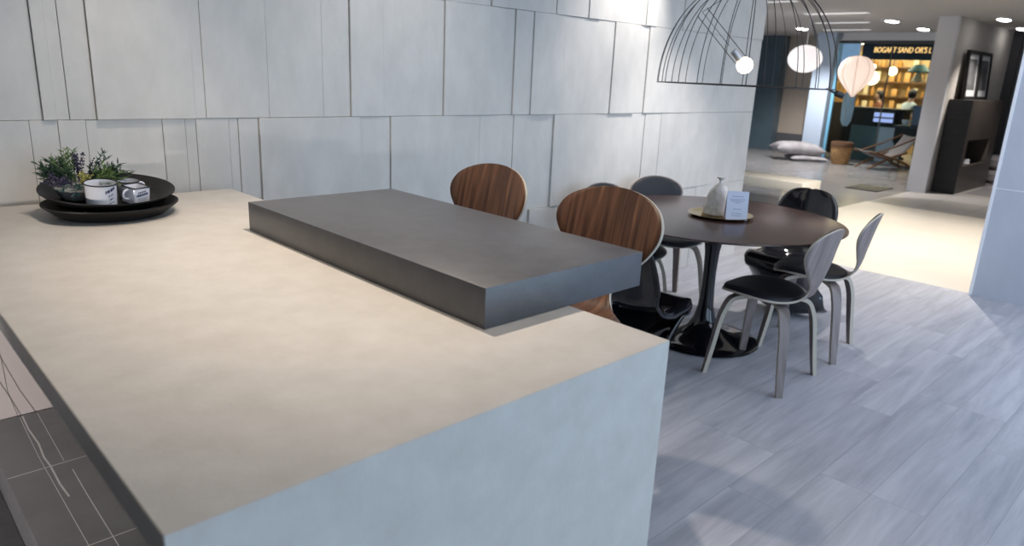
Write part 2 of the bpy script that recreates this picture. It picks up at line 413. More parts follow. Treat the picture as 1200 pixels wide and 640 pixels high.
# one continuous top with mitred waterfall end (L-section extruded across the width)
HC = 1.007; TT = 0.05
sec = [(0.824, 0.0), (0.824, HC), (3.19, HC), (3.19, HC - TT), (0.874, HC - TT), (0.874, 0.0)]
L_ = [bm.verts.new((0.2277 - ox, y - oy, z)) for y, z in sec]; R_ = [bm.verts.new((1.3135 - ox, y - oy, z)) for y, z in sec]
bm.faces.new(L_); bm.faces.new(R_[::-1])
for i in range(6):
    j = (i + 1) % 6; bm.faces.new((L_[i], R_[i], R_[j], L_[j]))
bmesh.ops.bevel(bm, geom=bm.edges[:], offset=0.0012, segments=2, affect='EDGES')
obj('worktop', bm, MT['counter'], c, angle=30)
obj('cabinet_body', nbox(0.72 - ox, 1.24 - ox, 0.875 - oy, 3.18 - oy, pz + 0.001, HC - TT, bev=0.002), MT['cab'], c)
bm = bmesh.new()
for i in range(4):
    y0 = 0.90 + i * 0.57
    box(bm, 0.702 - ox, 0.72 - ox, y0 - oy, y0 + 0.56 - oy, pz + 0.03, HC - TT - 0.03, bev=0.002)
obj('cabinet_doors', bm, MT['cab'], c)

# dark raised bar slab
bm = nbox(-0.293, 0.293, -0.612, 0.612, 0, 0.0985, bev=0.0018)
s = obj('bar_slab', bm, MT['slab'], loc=(1.3157, 1.739, HC + 0.0012))
tag(s, 'thick dark grey stone slab laid across the beige counter', 'bar slab')

# ------------------------------------------------------------------ trays
def tray_mesh(R):
    prof = [(0, 0.0), (R * 0.70, 0.0), (R * 0.78, 0.004), (R * 0.985, 0.040), (R, 0.043), (R * 1.0, 0.048), (R * 0.975, 0.047), (R * 0.76, 0.011), (R * 0.69, 0.0075), (0, 0.0075)]
    return lathe(bmesh.new(), prof, 96)
TX, TY = 0.745, 2.93
lt = obj('round_tray', tray_mesh(0.222), MT['tray'], loc=(0.735, 2.862, HC + 0.0008))
tag(lt, 'black round tray lying directly on the beige counter, lower of two', 'tray', 'stacked black trays')
ut = obj('round_tray', tray_mesh(0.224), MT['tray'], loc=(TX, TY, HC + 0.040))
ut.rotation_euler = (math.radians(6.5), 0, 0)
tag(ut, 'black round tray on top of the other, carrying mugs and a plant bowl', 'tray', 'stacked black trays')
bpy.context.view_layer.update()
TM = ut.matrix_world.copy()
def on_tray(x, y):     # height of the upper tray's inner floor
    p = TM @ Vector((x - TX, y - TY, 0.0080)); return (p.x, p.y, p.z)
RT = ut.rotation_euler.copy()

def mug(name, loc, R, H, rz, label, marks, ha=0.0):
    e = empty(name, loc, 0, label, 'mug', 'white enamel mugs on the tray')
    e.rotation_euler = (RT[0], RT[1], rz)
    prof = [(0, 0.0), (R * 0.86, 0.0), (R * 0.93, 0.004), (R * 0.95, 0.02), (R * 0.97, H * 0.9), (R * 1.0, H), (R * 0.95, H), (R * 0.92, H * 0.88), (R * 0.89, 0.008), (0, 0.006)]
    body = obj('mug_body', lathe(bmesh.new(), prof, 48), MT['enamel'], e)
    pts = [(R * 1.012 * math.cos(a), R * 1.012 * math.sin(a), H) for a in [2 * PI * i / 48 for i in range(48)]]
    obj('rim', tube(bmesh.new(), pts, 0.0024, 8, closed=True), MT['black'], e)
    pts = catmull([(R * 0.95, 0, H * 0.80), (R * 1.2, 0, H * 0.86), (R * 1.45, 0, H * 0.72), (R * 1.45, 0, H * 0.42), (R * 1.15, 0, H * 0.24), (R * 0.93, 0, H * 0.28)], 5)
    h_ = obj('handle', tube(bmesh.new(), [(a, b, cc) for a, b, cc in pts], 0.0042, 8), MT['enamel'], e); h_.rotation_euler = (0, 0, ha)
    if marks:
        bm = bmesh.new()
        for (a0, z0, a1, z1, h, mi) in marks:
            n = max(2, int(abs(a1 - a0) * 24)); x = 0
            for i in range(n):
                if (i * 7 + int(z0 * 1000)) % 5 == 4: continue
                t0 = i / n; t1 = (i + 0.78) / n; rr = R * 0.975 + 0.0006
                vs = []
                for t, s_ in ((t0, 0), (t1, 0), (t1, 1), (t0, 1)):
                    a = a0 + (a1 - a0) * t; z = z0 + (z1 - z0) * t + h * s_
                    vs.append(bm.verts.new((rr * math.cos(a), rr * math.sin(a), z)))
                bm.faces.new(vs).material_index = mi
        g = bmesh.ops.extrude_face_region(bm, geom=bm.faces[:])
        for v in [q for q in g['geom'] if isinstance(q, bmesh.types.BMVert)]:
            v.co.x *= 0.99; v.co.y *= 0.99
        obj('print', bm, [MT['ink'], MT['ink2']], body, smooth=False)
    return e
# angle towards the camera from the mug is about -103 deg
mk = [(-1.55, 0.060, -0.86, 0.073, 0.010, 0), (-1.36, 0.048, -0.95, 0.055, 0.006, 1), (-1.28, 0.036, -1.0, 0.041, 0.004, 0), (-1.4, 0.022, -0.95, 0.027, 0.004, 1)]
mug('enamel_mug', on_tray(0.693, 2.825), 0.052, 0.089, 0, 'largest round white enamel mug with dark rim and printed lines', mk, 1.75)
mug('enamel_mug', on_tray(0.815, 2.935), 0.037, 0.060, -0.1, 'small round white enamel mug standing behind the square one', None)
e = empty('square_mug', on_tray(0.813, 2.848), 0, 'small square white enamel mug with bold dark print', 'mug', 'white enamel mugs on the tray')
e.rotation_euler = (RT[0], RT[1], math.radians(22)); H = 0.062; S = 0.034
bm = bmesh.new()
box(bm, -S, S, -S, S, 0, H, bev=0.006, seg=3)
top = [f for f in bm.faces if f.normal.z > 0.95 and f.calc_center_median().z > H - 0.001]
r = bmesh.ops.inset_region(bm, faces=top, thickness=0.003)
for v in {v for f in top for v in f.verts}: v.co.z -= 0.05; v.co.x *= 0.9; v.co.y *= 0.9
body = obj('mug_body', bm, MT['enamel'], e)
sq = []
for cx, cy, a0 in ((1, 1, 0), (-1, 1, 90), (-1, -1, 180), (1, -1, 270)):
    for i in range(5):
        a = math.radians(a0 + i * 22.5); sq.append((cx * (S - 0.005) + 0.0055 * math.cos(a), cy * (S - 0.005) + 0.0055 * math.sin(a), H))
obj('rim', tube(bmesh.new(), sq, 0.0022, 8, closed=True), MT['black'], e)
pts = catmull([(-S, -0.005, H * 0.85), (-S * 1.3, -0.005, H * 0.86), (-S * 1.62, -0.005, H * 0.7), (-S * 1.58, -0.005, H * 0.4), (-S, -0.005, H * 0.3)], 5)
obj('handle', tube(bmesh.new(), pts, 0.004, 8), MT['enamel'], e)
bm = bmesh.new()
for (xa, xb, z, h, mi, tilt) in ((-0.018, 0.016, 0.041, 0.006, 0, .14), (-0.024, 0.024, 0.029, 0.008, 0, .14), (-0.02, 0.018, 0.019, 0.003, 1, .1), (-0.016, 0.018, 0.012, 0.003, 1, .1)):
    n = int((xb - xa) / 0.006)
    for i in range(n):
        x0 = xa + (xb - xa) * i / n
        box(bm, x0, x0 + 0.0046, -S - 0.0006, -S + 0.0004, z + tilt * (x0 - xa), z + h + tilt * (x0 - xa), mi=mi)
obj('print', bm, [MT['ink'], MT['ink2']], body, smooth=False)

# ------------------------------------------------------------------ plant bowl
pb = empty('potted_plant', on_tray(0.652, 2.965), 0, 'mixed green and purple plant in a smoky glass bowl on the tray', 'plant')
pb.rotation_euler = (RT[0], RT[1], 0); pb.scale = (.90, .90, .90)
prof = [(0, 0), (0.055, 0), (0.064, 0.006), (0.084, 0.05), (0.088, 0.078), (0.084, 0.078), (0.079, 0.05), (0.06, 0.010), (0, 0.008)]
obj('glass_bowl', lathe(bmesh.new(), prof, 48, wob=lambda i, z: 1 + 0.015 * math.cos(i * PI / 2 * 1.0)), MT['cglass'], pb)
obj('soil', lathe(bmesh.new(), [(0, 0.062), (0.05, 0.064), (0.078, 0.058), (0.06, 0.02), (0, 0.012)], 32), MT['backing'], pb)
def leafblade(bm, p, d, l, w, mi=0):
    d = d.normalized(); s_ = d.cross(Vector((0, 0, 1)))
    s_ = (s_.normalized() if s_.length > 0.01 else Vector((1, 0, 0))); up = s_.cross(d)
    q = [p, p + d * l * .35 + s_ * w + up * .002, p + d * l * .75 + s_ * w * .7 - up * .001, p + d * l - up * l * .12, p + d * l * .75 - s_ * w * .7 - up * .001, p + d * l * .35 - s_ * w + up * .002]
    m_ = p + d * l * .5 - up * w * .6
    v = [bm.verts.new(x) for x in q]; c_ = bm.verts.new(m_)
    for i in range(6): bm.faces.new((v[i], v[(i + 1) % 6], c_)).material_index = mi
def sprig(bm, base, dirv, L, nl, ll, lw, droop=0.5):
    p = Vector(base); d = Vector(dirv).normalized(); pts = [p.copy()]
    for i in range(nl):
        d = (d + Vector((0, 0, -droop / nl))).normalized(); p = p + d * L / nl; pts.append(p.copy())
        if i > nl * 0.2:
            for kk in range(3):
                a = random.uniform(0, 2 * PI)
                o_ = Vector((math.cos(a), math.sin(a), random.uniform(-.2, .8)))
                leafblade(bm, p, (d * 0.9 + o_ * 0.8), ll * random.uniform(.7, 1.2), lw)
    tube(bm, pts, 0.0011, 5)
def clump(name, mats, n, centre, L, nl, ll, lw, spread, mean, seed):
    random.seed(seed); bm = bmesh.new()
    for i in range(n):
        d = Vector(mean) + Vector((random.uniform(-1, 1), random.uniform(-1, 1), random.uniform(-.3, .6))) * spread
        b = Vector(centre) + Vector((random.uniform(-.015, .015), random.uniform(-.015, .015), 0))
        sprig(bm, b, d, L * random.uniform(.75, 1.15), nl, ll, lw)
    return obj(name, bm, mats, pb, smooth=False)
clump('foliage', MT['leaf'], 26, (-0.03, 0, 0.06), 0.100, 8, 0.030, 0.0028, 0.6, (-0.75, 0, 0.75), 1)
clump('foliage', MT['leaf'], 26, (0.04, 0, 0.06), 0.125, 8, 0.032, 0.0028, 0.55, (1.0, 0, 0.65), 2)
clump('foliage', MT['leaf2'], 14, (-0.01, 0.02, 0.06), 0.115, 7, 0.028, 0.002, 0.4, (-0.25, 0.1, 1.1), 3)
clump('foliage', MT['leaf2'], 20, (0.04, -0.03, 0.06), 0.095, 6, 0.028, 0.003, 0.45, (0.8, -0.5, 0.6), 4)
clump('foliage', MT['leaf3'], 4, (-0.02, -0.05, 0.065), 0.065, 5, 0.026, 0.0032, 0.5, (-0.3, -1, 0.15), 5)
def flowers(name, m, n, centre, mean, spread, L, seed, sz=0.004, nb=12):
    random.seed(seed); bm = bmesh.new()
    for i in range(n):
        d = (Vector(mean) + Vector((random.uniform(-1, 1), random.uniform(-1, 1), random.uniform(-.3, .5))) * spread).normalized()
        b = Vector(centre); tube(bm, [b, b + d * L], 0.001, 5)
        for kk in range(nb):
            q = b + d * L * (0.35 + 0.7 * kk / nb) + Vector([random.uniform(-.007, .007) for _ in range(3)])
            bmesh.ops.create_icosphere(bm, subdivisions=1, radius=sz * random.uniform(.6, 1.1), matrix=Matrix.Translation(q))
    return obj(name, bm, m, pb, smooth=False)
flowers('flower_sprigs', MT['lav'], 9, (0.012, 0.015, 0.06), (0.05, 0, 1.2), 0.22, 0.120, 11)
flowers('flower_sprigs', MT['lav'], 18, (-0.035, -0.02, 0.05), (-0.6, -0.5, 0.55), 0.55, 0.095, 12)
flowers('flower_sprigs', MT['lav'], 3, (0.03, 0.02, 0.05), (0.5, 0.1, 1.0), 0.3, 0.11, 15)
flowers('yellow_sprigs', MT['yel'], 7, (0.01, -0.03, 0.05), (0.15, -0.45, 0.8), 0.35, 0.075, 13, 0.0035, 10)

# ------------------------------------------------------------------ pedestal dining table
TXc, TYc, TR = 3.845, 2.185, 0.735; TZ = 0.785
t = empty('dining_table', (TXc, TYc, 0), 0, 'round dark brown dining table on a glossy black pedestal', 'table')
prof = [(0, TZ - 0.030), (TR - 0.10, TZ - 0.030), (TR - 0.02, TZ - 0.015), (TR, TZ - 0.006), (TR - 0.001, TZ - 0.001), (TR - 0.006, TZ), (0, TZ)]
obj('table_top', lathe(bmesh.new(), prof, 128), MT['table'], t)
prof = [(0, 0.0), (0.335, 0.0), (0.345, 0.006), (0.335, 0.014), (0.26, 0.024), (0.17, 0.045), (0.10, 0.085), (0.066, 0.14), (0.048, 0.22), (0.040, 0.34), (0.039, 0.44), (0.044, 0.56), (0.058, 0.66), (0.085, 0.72), (0.13, TZ - 0.031), (0, TZ - 0.031)]
obj('pedestal', lathe(bmesh.new(), prof, 72), MT['black_gloss'], t)

# ------------------------------------------------------------------ bent plywood chairs
def shell_profile(dz=0.0, ws=1.0):
    P = [(.236, .462, .0), (.234, .464, .05), (.222, .470, .12), (.19, .478, .180), (.12, .484, .222), (.03, .482, .234), (-.06, .476, .217), (-.125, .474, .165),
         (-.175, .484, .10), (-.205, .510, .062), (-.222, .548, .052), (-.235, .595, .085), (-.245, .645, .135), (-.255, .695, .180), (-.265, .745, .208),
         (-.275, .790, .208), (-.285, .832, .180), (-.293, .862, .122), (-.297, .877, .055), (-.298, .880, .0)]
    return [(y, z + dz, w * ws) for y, z, w in P]
def shell_pt(y, z, w, tt, dz):
    x = w * tt
    back = max(0.0, min(1.0, (z - dz - 0.50) / 0.12))
    return Vector((x, y + back * 0.75 * x * x, z + (1 - back) * 0.28 * x * x))
def shell_bm(prof, dz, rng=None, shrink=1.0, off=0.0, n=5, tcols=13):
    pts = catmull(prof, n)
    if rng: pts = pts[int(rng[0] * (len(pts) - 1)):int(rng[1] * (len(pts) - 1)) + 1]
    bm = bmesh.new(); rows = []
    for i, (y, z, w) in enumerate(pts):
        w = max(w, 0.0) * shrink + 0.0008
        j0 = max(i - 1, 0); j1 = min(i + 1, len(pts) - 1)
        tan = Vector((0, pts[j1][0] - pts[j0][0], pts[j1][1] - pts[j0][1])).normalized()
        nrm = Vector((0, -tan.z, tan.y))
        if nrm.z < -0.1 or (abs(nrm.z) <= 0.1 and nrm.y < 0): nrm = -nrm
        nrm = Vector((0, abs(tan.z), -tan.y if tan.z > 0 else abs(tan.y)))
        rows.append([bm.verts.new(shell_pt(y, z, w, -1 + 2 * k_ / (tcols - 1), dz) + nrm * off) for k_ in range(tcols)])
    for a, b in zip(rows[:-1], rows[1:]):
        for k_ in range(tcols - 1): bm.faces.new((a[k_], a[k_ + 1], b[k_ + 1], b[k_]))
    return bm, rows
def pad_bm(prof, dz, i0, i1, thick, scale):
    """domed cushion over part of the shell"""
    pts = catmull(prof, 6); a = i0 * 6; b = i1 * 6; pts = pts[a:b + 1]; m = len(pts)
    bm = bmesh.new(); tc = 15; top = []; bot = []
    for i, (y, z, w) in enumerate(pts):
        s_ = 2 * i / (m - 1) - 1
        cap = max(0.0, 1 - abs(s_) ** 6) ** 0.5
        w2 = max(w - 0.012, 0.002) * (0.25 + 0.75 * cap if True else 1)
        j0 = max(i - 1, 0); j1 = min(i + 1, m - 1)
        tan = Vector((0, pts[j1][0] - pts[j0][0], pts[j1][1] - pts[j0][1])).normalized()
        nrm = Vector((0, tan.z, -tan.y))
        rt = []; rb = []
        for k_ in range(tc):
            tt = -1 + 2 * k_ / (tc - 1)
            base = shell_pt(y, z, w2, tt, dz)
            dome = (max(0, 1 - abs(tt) ** 5) ** 0.5) * (max(0, 1 - abs(s_) ** 8) ** 0.5)
            rb.append(bm.verts.new(base + nrm * 0.0055)); rt.append(bm.verts.new(base + nrm * (0.006 + thick * dome)))
        top.append(rt); bot.append(rb)
    for i in range(m - 1):
        for k_ in range(tc - 1):
            bm.faces.new((top[i][k_], top[i][k_ + 1], top[i + 1][k_ + 1], top[i + 1][k_]))
            bm.faces.new((bot[i][k_], bot[i + 1][k_], bot[i + 1][k_ + 1], bot[i][k_ + 1]))
        for k_ in (0, tc - 1): bm.faces.new((top[i][k_], top[i + 1][k_], bot[i + 1][k_], bot[i][k_]))
    for i in (0, m - 1):
        for k_ in range(tc - 1): bm.faces.new((top[i][k_], top[i][k_ + 1], bot[i][k_ + 1], bot[i][k_]))
    return bm
def leg_bm(sx, sy, dz, splay=0.222):
    h = 0.462 + dz
    path = catmull([(.035, h - .004), (.10, h - .008), (.148, h - .026), (.172, h - .085), (.186, h * .66), (.203, h * .33), (splay, 0)], 5)
    bm = bmesh.new(); rings = []
    diag = Vector((sx, sy * 0.97, 0)).normalized(); tang = Vector((-diag.y, diag.x, 0))
    n = len(path)
    for i, (r, z) in enumerate(path):
        j0 = max(i - 1, 0); j1 = min(i + 1, n - 1)
        d = Vector((path[j1][0] - path[j0][0], path[j1][1] - path[j0][1])).normalized()
        nn = Vector((-d.y, d.x)); s_ = i / (n - 1)
        wd = 0.027 - 0.010 * s_ + (0.005 * math.sin(PI * s_)); th = 0.011
        if i >= n - 2: nn = Vector((1, 0))
        c_ = diag * (r * 1.414) + Vector((0, 0, z)); nv = diag * nn.x + Vector((0, 0, nn.y))
        rings.append([bm.verts.new(c_ + tang * a * wd + nv * b * th) for a, b in ((-1, -1), (1, -1), (1, 1), (-1, 1))])
    for a, b in zip(rings[:-1], rings[1:]):
        for k_ in range(4):
            f = bm.faces.new((a[k_], a[(k_ + 1) % 4], b[(k_ + 1) % 4], b[k_])); f.material_index = 0 if k_ in (0, 2) else 1
    bm.faces.new(rings[0]); bm.faces.new(rings[-1][::-1])
    return bm
def plywood_chair(name, wood, dz, pads, label, cat, group, ws=1.0):
    e = empty(name, (0, 0, 0), 0, label, cat, group)
    prof = shell_profile(dz, ws)
    bm, _ = shell_bm(prof, dz)
    o = obj('plywood_shell', bm, [wood, MT['ply']], e, angle=60)
    md = o.modifiers.new('thickness', 'SOLIDIFY'); md.thickness = 0.011; md.offset = 0.0; md.material_offset_rim = 1
    if 'seat' in pads: obj('seat_pad', pad_bm(prof, dz, 1, 8, 0.022, 1), MT['black_fabric'], e, angle=60)
    if 'back' in pads: obj('back_pad', pad_bm(prof, dz, 11, 18, 0.014, 1), MT['black_fabric'], e, angle=60)
    for sx in (-1, 1):
        for sy in (-1, 1): obj('leg', leg_bm(sx, sy, dz, 0.222 if dz < .1 else 0.235), [wood, MT['ply']], e, angle=30)
    if dz > 0.1:
        q = []
        for a in [2 * PI * i / 40 for i in range(40)]: q.append((0.272 * math.cos(a), 0.272 * math.sin(a), 0.235))
        obj('foot_ring', tube(bmesh.new(), q, 0.008, 8, closed=True), MT['socket'], e)
    return e
ch = plywood_chair('dining_chair', MT['gwalnut'], 0, ('seat', 'back'), 'grey-brown plywood dining chair nearest the camera, whole seat and legs in view', 'chair', 'padded plywood chairs around the table')
def place(o, x, y, facing_deg):      # facing: world direction the sitter looks
    o.location = (x, y, 0); o.rotation_euler = (0, 0, math.radians(facing_deg - 90))
place(ch, 3.612, 1.672, 92)
c2 = copy_tree(ch); place(c2, 4.275, 1.712, 100)
c2['label'] = 'grey-brown plywood dining chair at the far right of the table, seen side on'
c3 = copy_tree(ch); place(c3, 3.70, 2.725, 262)
c3['label'] = 'padded plywood dining chair peeping over the big walnut stool back'
c4 = copy_tree(ch); place(c4, 4.255, 2.79, 240)
c4['label'] = 'black padded dining chair behind the table by the pale wall'
STDZ = 0.335
st = plywood_chair('bar_stool', MT['walnut'], STDZ, (), 'walnut plywood bar stool nearest the slab corner, its broad back facing us', 'bar stool', 'walnut bar stools by the counter', 1.05)
place(st, 1.62, 1.455, 180)
s2 = copy_tree(st); place(s2, 1.645, 2.085, 180)
s2['label'] = 'walnut plywood bar stool farther back along the slab, near the tiled wall'

# ------------------------------------------------------------------ glossy black cantilever chairs
def cantilever_bm():
    P = [(-.276, .872, .02, .0), (-.276, .868, .07, .01), (-.274, .855, .12, .02), (-.270, .825, .165, .03), (-.262, .77, .20, .045), (-.240, .67, .22, .06), (-.20, .55, .222, .07), (-.165, .465, .215, .06), (-.10, .415, .225, .05), (0, .412, .235, .03),
         (.09, .432, .24, .02), (.150, .450, .238, .012), (.198, .440, .232, .004), (.216, .385, .225, -.01), (.205, .33, .21, -.05), (.145, .225, .205, -.09), (.085, .135, .22, -.12), (.02, .06, .245, -.12), (-.06, .018, .265, -.09), (-.16, .008, .272, -.05)]
    pts = catmull(P, 5); bm = bmesh.new(); rows = []; n = len(pts)
    ts = [-1, -.97, -.9, -.8, -.6, -.4, -.2, 0, .2, .4, .6, .8, .9, .97, 1]
    for i, (y, z, w, cv) in enumerate(pts):
        j0 = max(i - 1, 0); j1 = min(i + 1, n - 1)
        tan = Vector((0, pts[j1][0] - pts[j0][0], pts[j1][1] - pts[j0][1])).normalized()
        nrm = Vector((0, -tan.z, tan.y))     # towards sitter on back (+y), up on the seat
        row = []
        for tt in ts:
            fl = 0.0
            if abs(tt) > 0.9: fl = -(0.030 if z > .52 else 0.048) * ((abs(tt) - 0.9) / 0.1) ** 1.3 * min(1, (w / .2) ** 2)
            p = Vector((w * min(abs(tt), 0.975) * (1 if tt > 0 else -1), y, z)) + nrm * (cv * tt * tt + fl * (1 if z > .05 else z / .05))
            p.z = max(p.z, 0.007); row.append(bm.verts.new(p))
        rows.append(row)
    for a, b in zip(rows[:-1], rows[1:]):
        for k_ in range(len(ts) - 1): bm.faces.new((a[k_], a[k_ + 1], b[k_ + 1], b[k_]))
    return bm
def cantilever_chair(x, y, f, label):
    o = obj('cantilever_chair', cantilever_bm(), MT['black_gloss'], angle=80)
    md = o.modifiers.new('thickness', 'SOLIDIFY'); md.thickness = 0.012; md.offset = 0
    tag(o, label, 'chair', 'glossy black moulded chairs'); place(o, x, y, f); return o
pc = cantilever_chair(3.00, 2.11, 4, 'glossy black one-piece chair half hidden behind the counter corner')
cantilever_chair(4.69, 2.09, 184, 'glossy black one-piece chair on the far right side of the table')

# ------------------------------------------------------------------ things on the table
tz = TZ + 0.0008
tr = obj('oval_tray', lathe(bmesh.new(), [(0, 0), (0.16, 0), (0.185, 0.010), (0.193, 0.016), (0.187, 0.016), (0.16, 0.005), (0, 0.004)], 72), MT['gold'], loc=(3.87, 2.175, tz))
tag(tr, 'shiny round brass tray in the middle of the dining table', 'tray')
cl = empty('cloche', (3.89, 2.21, tz + 0.0052), 0, 'pale ceramic bell-shaped cloche with a knob, standing on the brass tray', 'cloche'); cl.scale = (1.12, 1.12, 1.25)
obj('dome', lathe(bmesh.new(), [(0, 0), (0.078, 0), (0.083, 0.006), (0.080, 0.03), (0.070, 0.075), (0.052, 0.115), (0.030, 0.14), (0.012, 0.15), (0, 0.151)], 48), MT['ceramic'], cl)
obj('knob', lathe(bmesh.new(), [(0, 0.148), (0.012, 0.148), (0.009, 0.155), (0.009, 0.165), (0.022, 0.176), (0.023, 0.180), (0, 0.181)], 32), MT['ceramic'], cl)
cd = empty('menu_card', (3.83, 2.055, tz + 0.0056), math.radians(-48), 'small white folded card with faint lines of text, on the brass tray', 'card')
bm = bmesh.new()
for s_ in (1, -1):
    q = [(-0.062, -0.0, 0.165), (0.062, -0.0, 0.165), (0.062, -s_ * 0.030, 0.0), (-0.062, -s_ * 0.030, 0.0)]
    v = [bm.verts.new(Vector(p)) for p in q]; v2 = [bm.verts.new(Vector(p) + Vector((0, s_ * 0.0012, 0))) for p in q]
    bm.faces.new(v); bm.faces.new(v2[::-1])
    for i in range(4): bm.faces.new((v[i], v[(i + 1) % 4], v2[(i + 1) % 4], v2[i]))
cdb = obj('card_body', bm, MT['paper'], cd, smooth=False)
bm = bmesh.new()
for z, xa, xb in ((0.135, -.035, .03), (0.118, -.045, .042), (0.108, -.04, .04), (0.098, -.015, .018), (0.062, -.02, .02), (0.036, -.03, .03), (0.024, -.028, .026)):
    x_ = xa
    while x_ < xb:
        w_ = random.uniform(.006, .014); y_ = -0.030 * (1 - z / 0.165) - 0.0006
        box(bm, x_, min(x_ + w_, xb), y_ - 0.0004, y_ + 0.0004, z, z + 0.003); x_ += w_ + 0.003
obj('print', bm, MT['ink2'], cdb, smooth=False)

# ------------------------------------------------------------------ wire pendant
wp = empty('wire_pendant_lamp', (3.985, 2.195, 1.552), 0, 'large black wire cage pendant lamp with a lit bulb over the dining table', 'lamp')
RR = 0.503; HH = 0.60
pts = [(RR * math.cos(2 * PI * i / 96), RR * math.sin(2 * PI * i / 96), 0) for i in range(96)]
obj('rim_ring', tube(bmesh.new(), pts, 0.0032, 6, closed=True), MT['wire'], wp)
prt = []
for i in range(25):
    a = i / 24 * (PI / 2) * 0.96
    prt.append((RR * math.cos(a) ** 0.92, 0, HH * math.sin(a)))
rib = obj('wire_rib', tube(bmesh.new(), prt, 0.0024, 6), MT['wire'], wp)
for i in range(1, 24):
    r_ = rib.copy(); COL.objects.link(r_); r_.parent = wp; r_.rotation_euler = (0, 0, 2 * PI * i / 24)
pts = [(0.045 * math.cos(2 * PI * i / 32), 0.045 * math.sin(2 * PI * i / 32), HH * 0.997) for i in range(32)]
obj('top_ring', tube(bmesh.new(), pts, 0.004, 6, closed=True), MT['wire'], wp)
obj('cord', tube(bmesh.new(), [(0, 0, HH), (0, 0, CZ - 1.553)], 0.004, 6), MT['wire'], wp)
obj('ceiling_rose', lathe(bmesh.new(), [(0, CZ - 1.552), (0.05, CZ - 1.552), (0.05, CZ - 1.57), (0.01, CZ - 1.585), (0, CZ - 1.585)], 32), MT['wire'], wp)
# tilted lamp holder: bulb low, stem up to the left
B0 = Vector((0.02, 0.02, 0.115)); left = Vector((-0.72, 0.69, 0)); dirv = (left * 0.62 + Vector((0, 0, 0.62))).normalized()
bl = bmesh.new(); bmesh.ops.create_uvsphere(bl, u_segments=24, v_segments=16, radius=0.046)
bo = obj('bulb', bl, MT['bulb'], wp); bo.location = B0
obj('socket', tube(bmesh.new(), [B0 + dirv * 0.038, B0 + dirv * 0.06, B0 + dirv * 0.11], [0.018, 0.022, 0.020], 16), MT['socket'], wp)
sd = dirv.cross(Vector((0.69, 0.72, 0))).normalized()
bm = bmesh.new()
for s_ in (1, -1):
    tube(bm, [B0 + dirv * 0.04 + sd * 0.034 * s_, B0 + dirv * 0.40 + sd * 0.034 * s_], 0.0024, 6)
tube(bm, [B0 + dirv * 0.15, B0 + dirv * 0.40, Vector((0, 0, HH))], 0.0022, 6)
obj('lamp_arm', bm, MT['wire'], wp)
hd = Vector((0.72, -0.69, 0)) * 0.49
obj('handle', tube(bmesh.new(), [hd + Vector((0, 0, 0.004)), hd + Vector((0.045, -0.035, -0.018)), hd + Vector((0.05, -0.04, -0.02)), hd + Vector((0.085, -0.066, -0.032))], [0.005, 0.006, 0.017, 0.019], 12), MT['black'], wp)

# ------------------------------------------------------------------ lounge things
def lathe_obj(name, prof, m, parent, seg=48, **k): return obj(name, lathe(bmesh.new(), prof, seg, **k), m, parent)
ov = empty('opal_pendant_lamp', (11.2, 5.195, 1.951), 0, 'white oval opal pendant lamp seen through the wire cage', 'lamp')
ov_prof = [(0.252 * math.sin(PI * i / 20), 0.205 * -math.cos(PI * i / 20)) for i in range(21)]
ov_prof[0] = (0, ov_prof[0][1]); ov_prof[-1] = (0, ov_prof[-1][1])
lathe_obj('shade', ov_prof, MT['opal'], ov)
obj('cord', tube(bmesh.new(), [(0, 0, 0.2), (0.01, 0.01, CZ - 1.952)], 0.008, 6), MT['mount'], ov)
ba = empty('balloon_lamp', (11.73, 4.598, 1.77), 0, 'pale pink paper balloon lamp tapering to a point beneath', 'lamp')
bprof = [(0, -.385), (.03, -.375), (.06, -.33), (.12, -.26), (.20, -.17), (.265, -.07), (.285, .02), (.275, .10), (.235, .18), (.16, .245), (.07, .275), (0, .28)]
bprof = [(max(0, a), b) for a, b in catmull(bprof, 4)]; bprof[0] = (0, -.385); bprof[-1] = (0, .28); ba.scale = (.9, .9, .92)
lathe_obj('shade', bprof, MT['balloon'], ba)
bm = bmesh.new()
for i in range(8):
    a = i * PI / 4 + 0.35
    tube(bm, [((r + .001) * math.cos(a), (r + .001) * math.sin(a), z) for r, z in bprof], 0.005, 5)
obj('seams', bm, MT['balloon2'], ba)
obj('cord', tube(bmesh.new(), [(0, 0, .275), (0, 0, (CZ - 1.771) / .92)], 0.003, 6), MT['mount'], ba)

def cushion(name, L, W, H, loc, rz, label, tilt=0, group=None):
    bm = bmesh.new(); n = 14; top = {}; bot = {}
    for i in range(n + 1):
        for j in range(n + 1):
            u = -1 + 2 * i / n; v = -1 + 2 * j / n
            e_ = (max(0, 1 - abs(u) ** 3.2) * max(0, 1 - abs(v) ** 3.2)) ** 0.55
            x_ = u * L / 2 * (1 - 0.08 * (1 - v * v) * abs(u)); y_ = v * W / 2 * (1 - 0.10 * (1 - u * u) * abs(v))
            wr = 0.02 * math.sin(9 * u + 4 * v) * e_ * H
            top[i, j] = bm.verts.new((x_, y_, H * 0.42 + H * 0.56 * e_ + wr)); bot[i, j] = bm.verts.new((x_, y_, H * 0.42 - H * 0.42 * e_ ** .6))
    for i in range(n):
        for j in range(n):
            bm.faces.new((top[i, j], top[i + 1, j], top[i + 1, j + 1], top[i, j + 1]))
            bm.faces.new((bot[i, j], bot[i, j + 1], bot[i + 1, j + 1], bot[i + 1, j]))
    bmesh.ops.remove_doubles(bm, verts=bm.verts[:], dist=0.0005)
    o = obj(name, bm, MT['cushion'], loc=loc, angle=80); o.rotation_euler = (0, math.radians(tilt), rz)
    return tag(o, label, 'cushion', group)
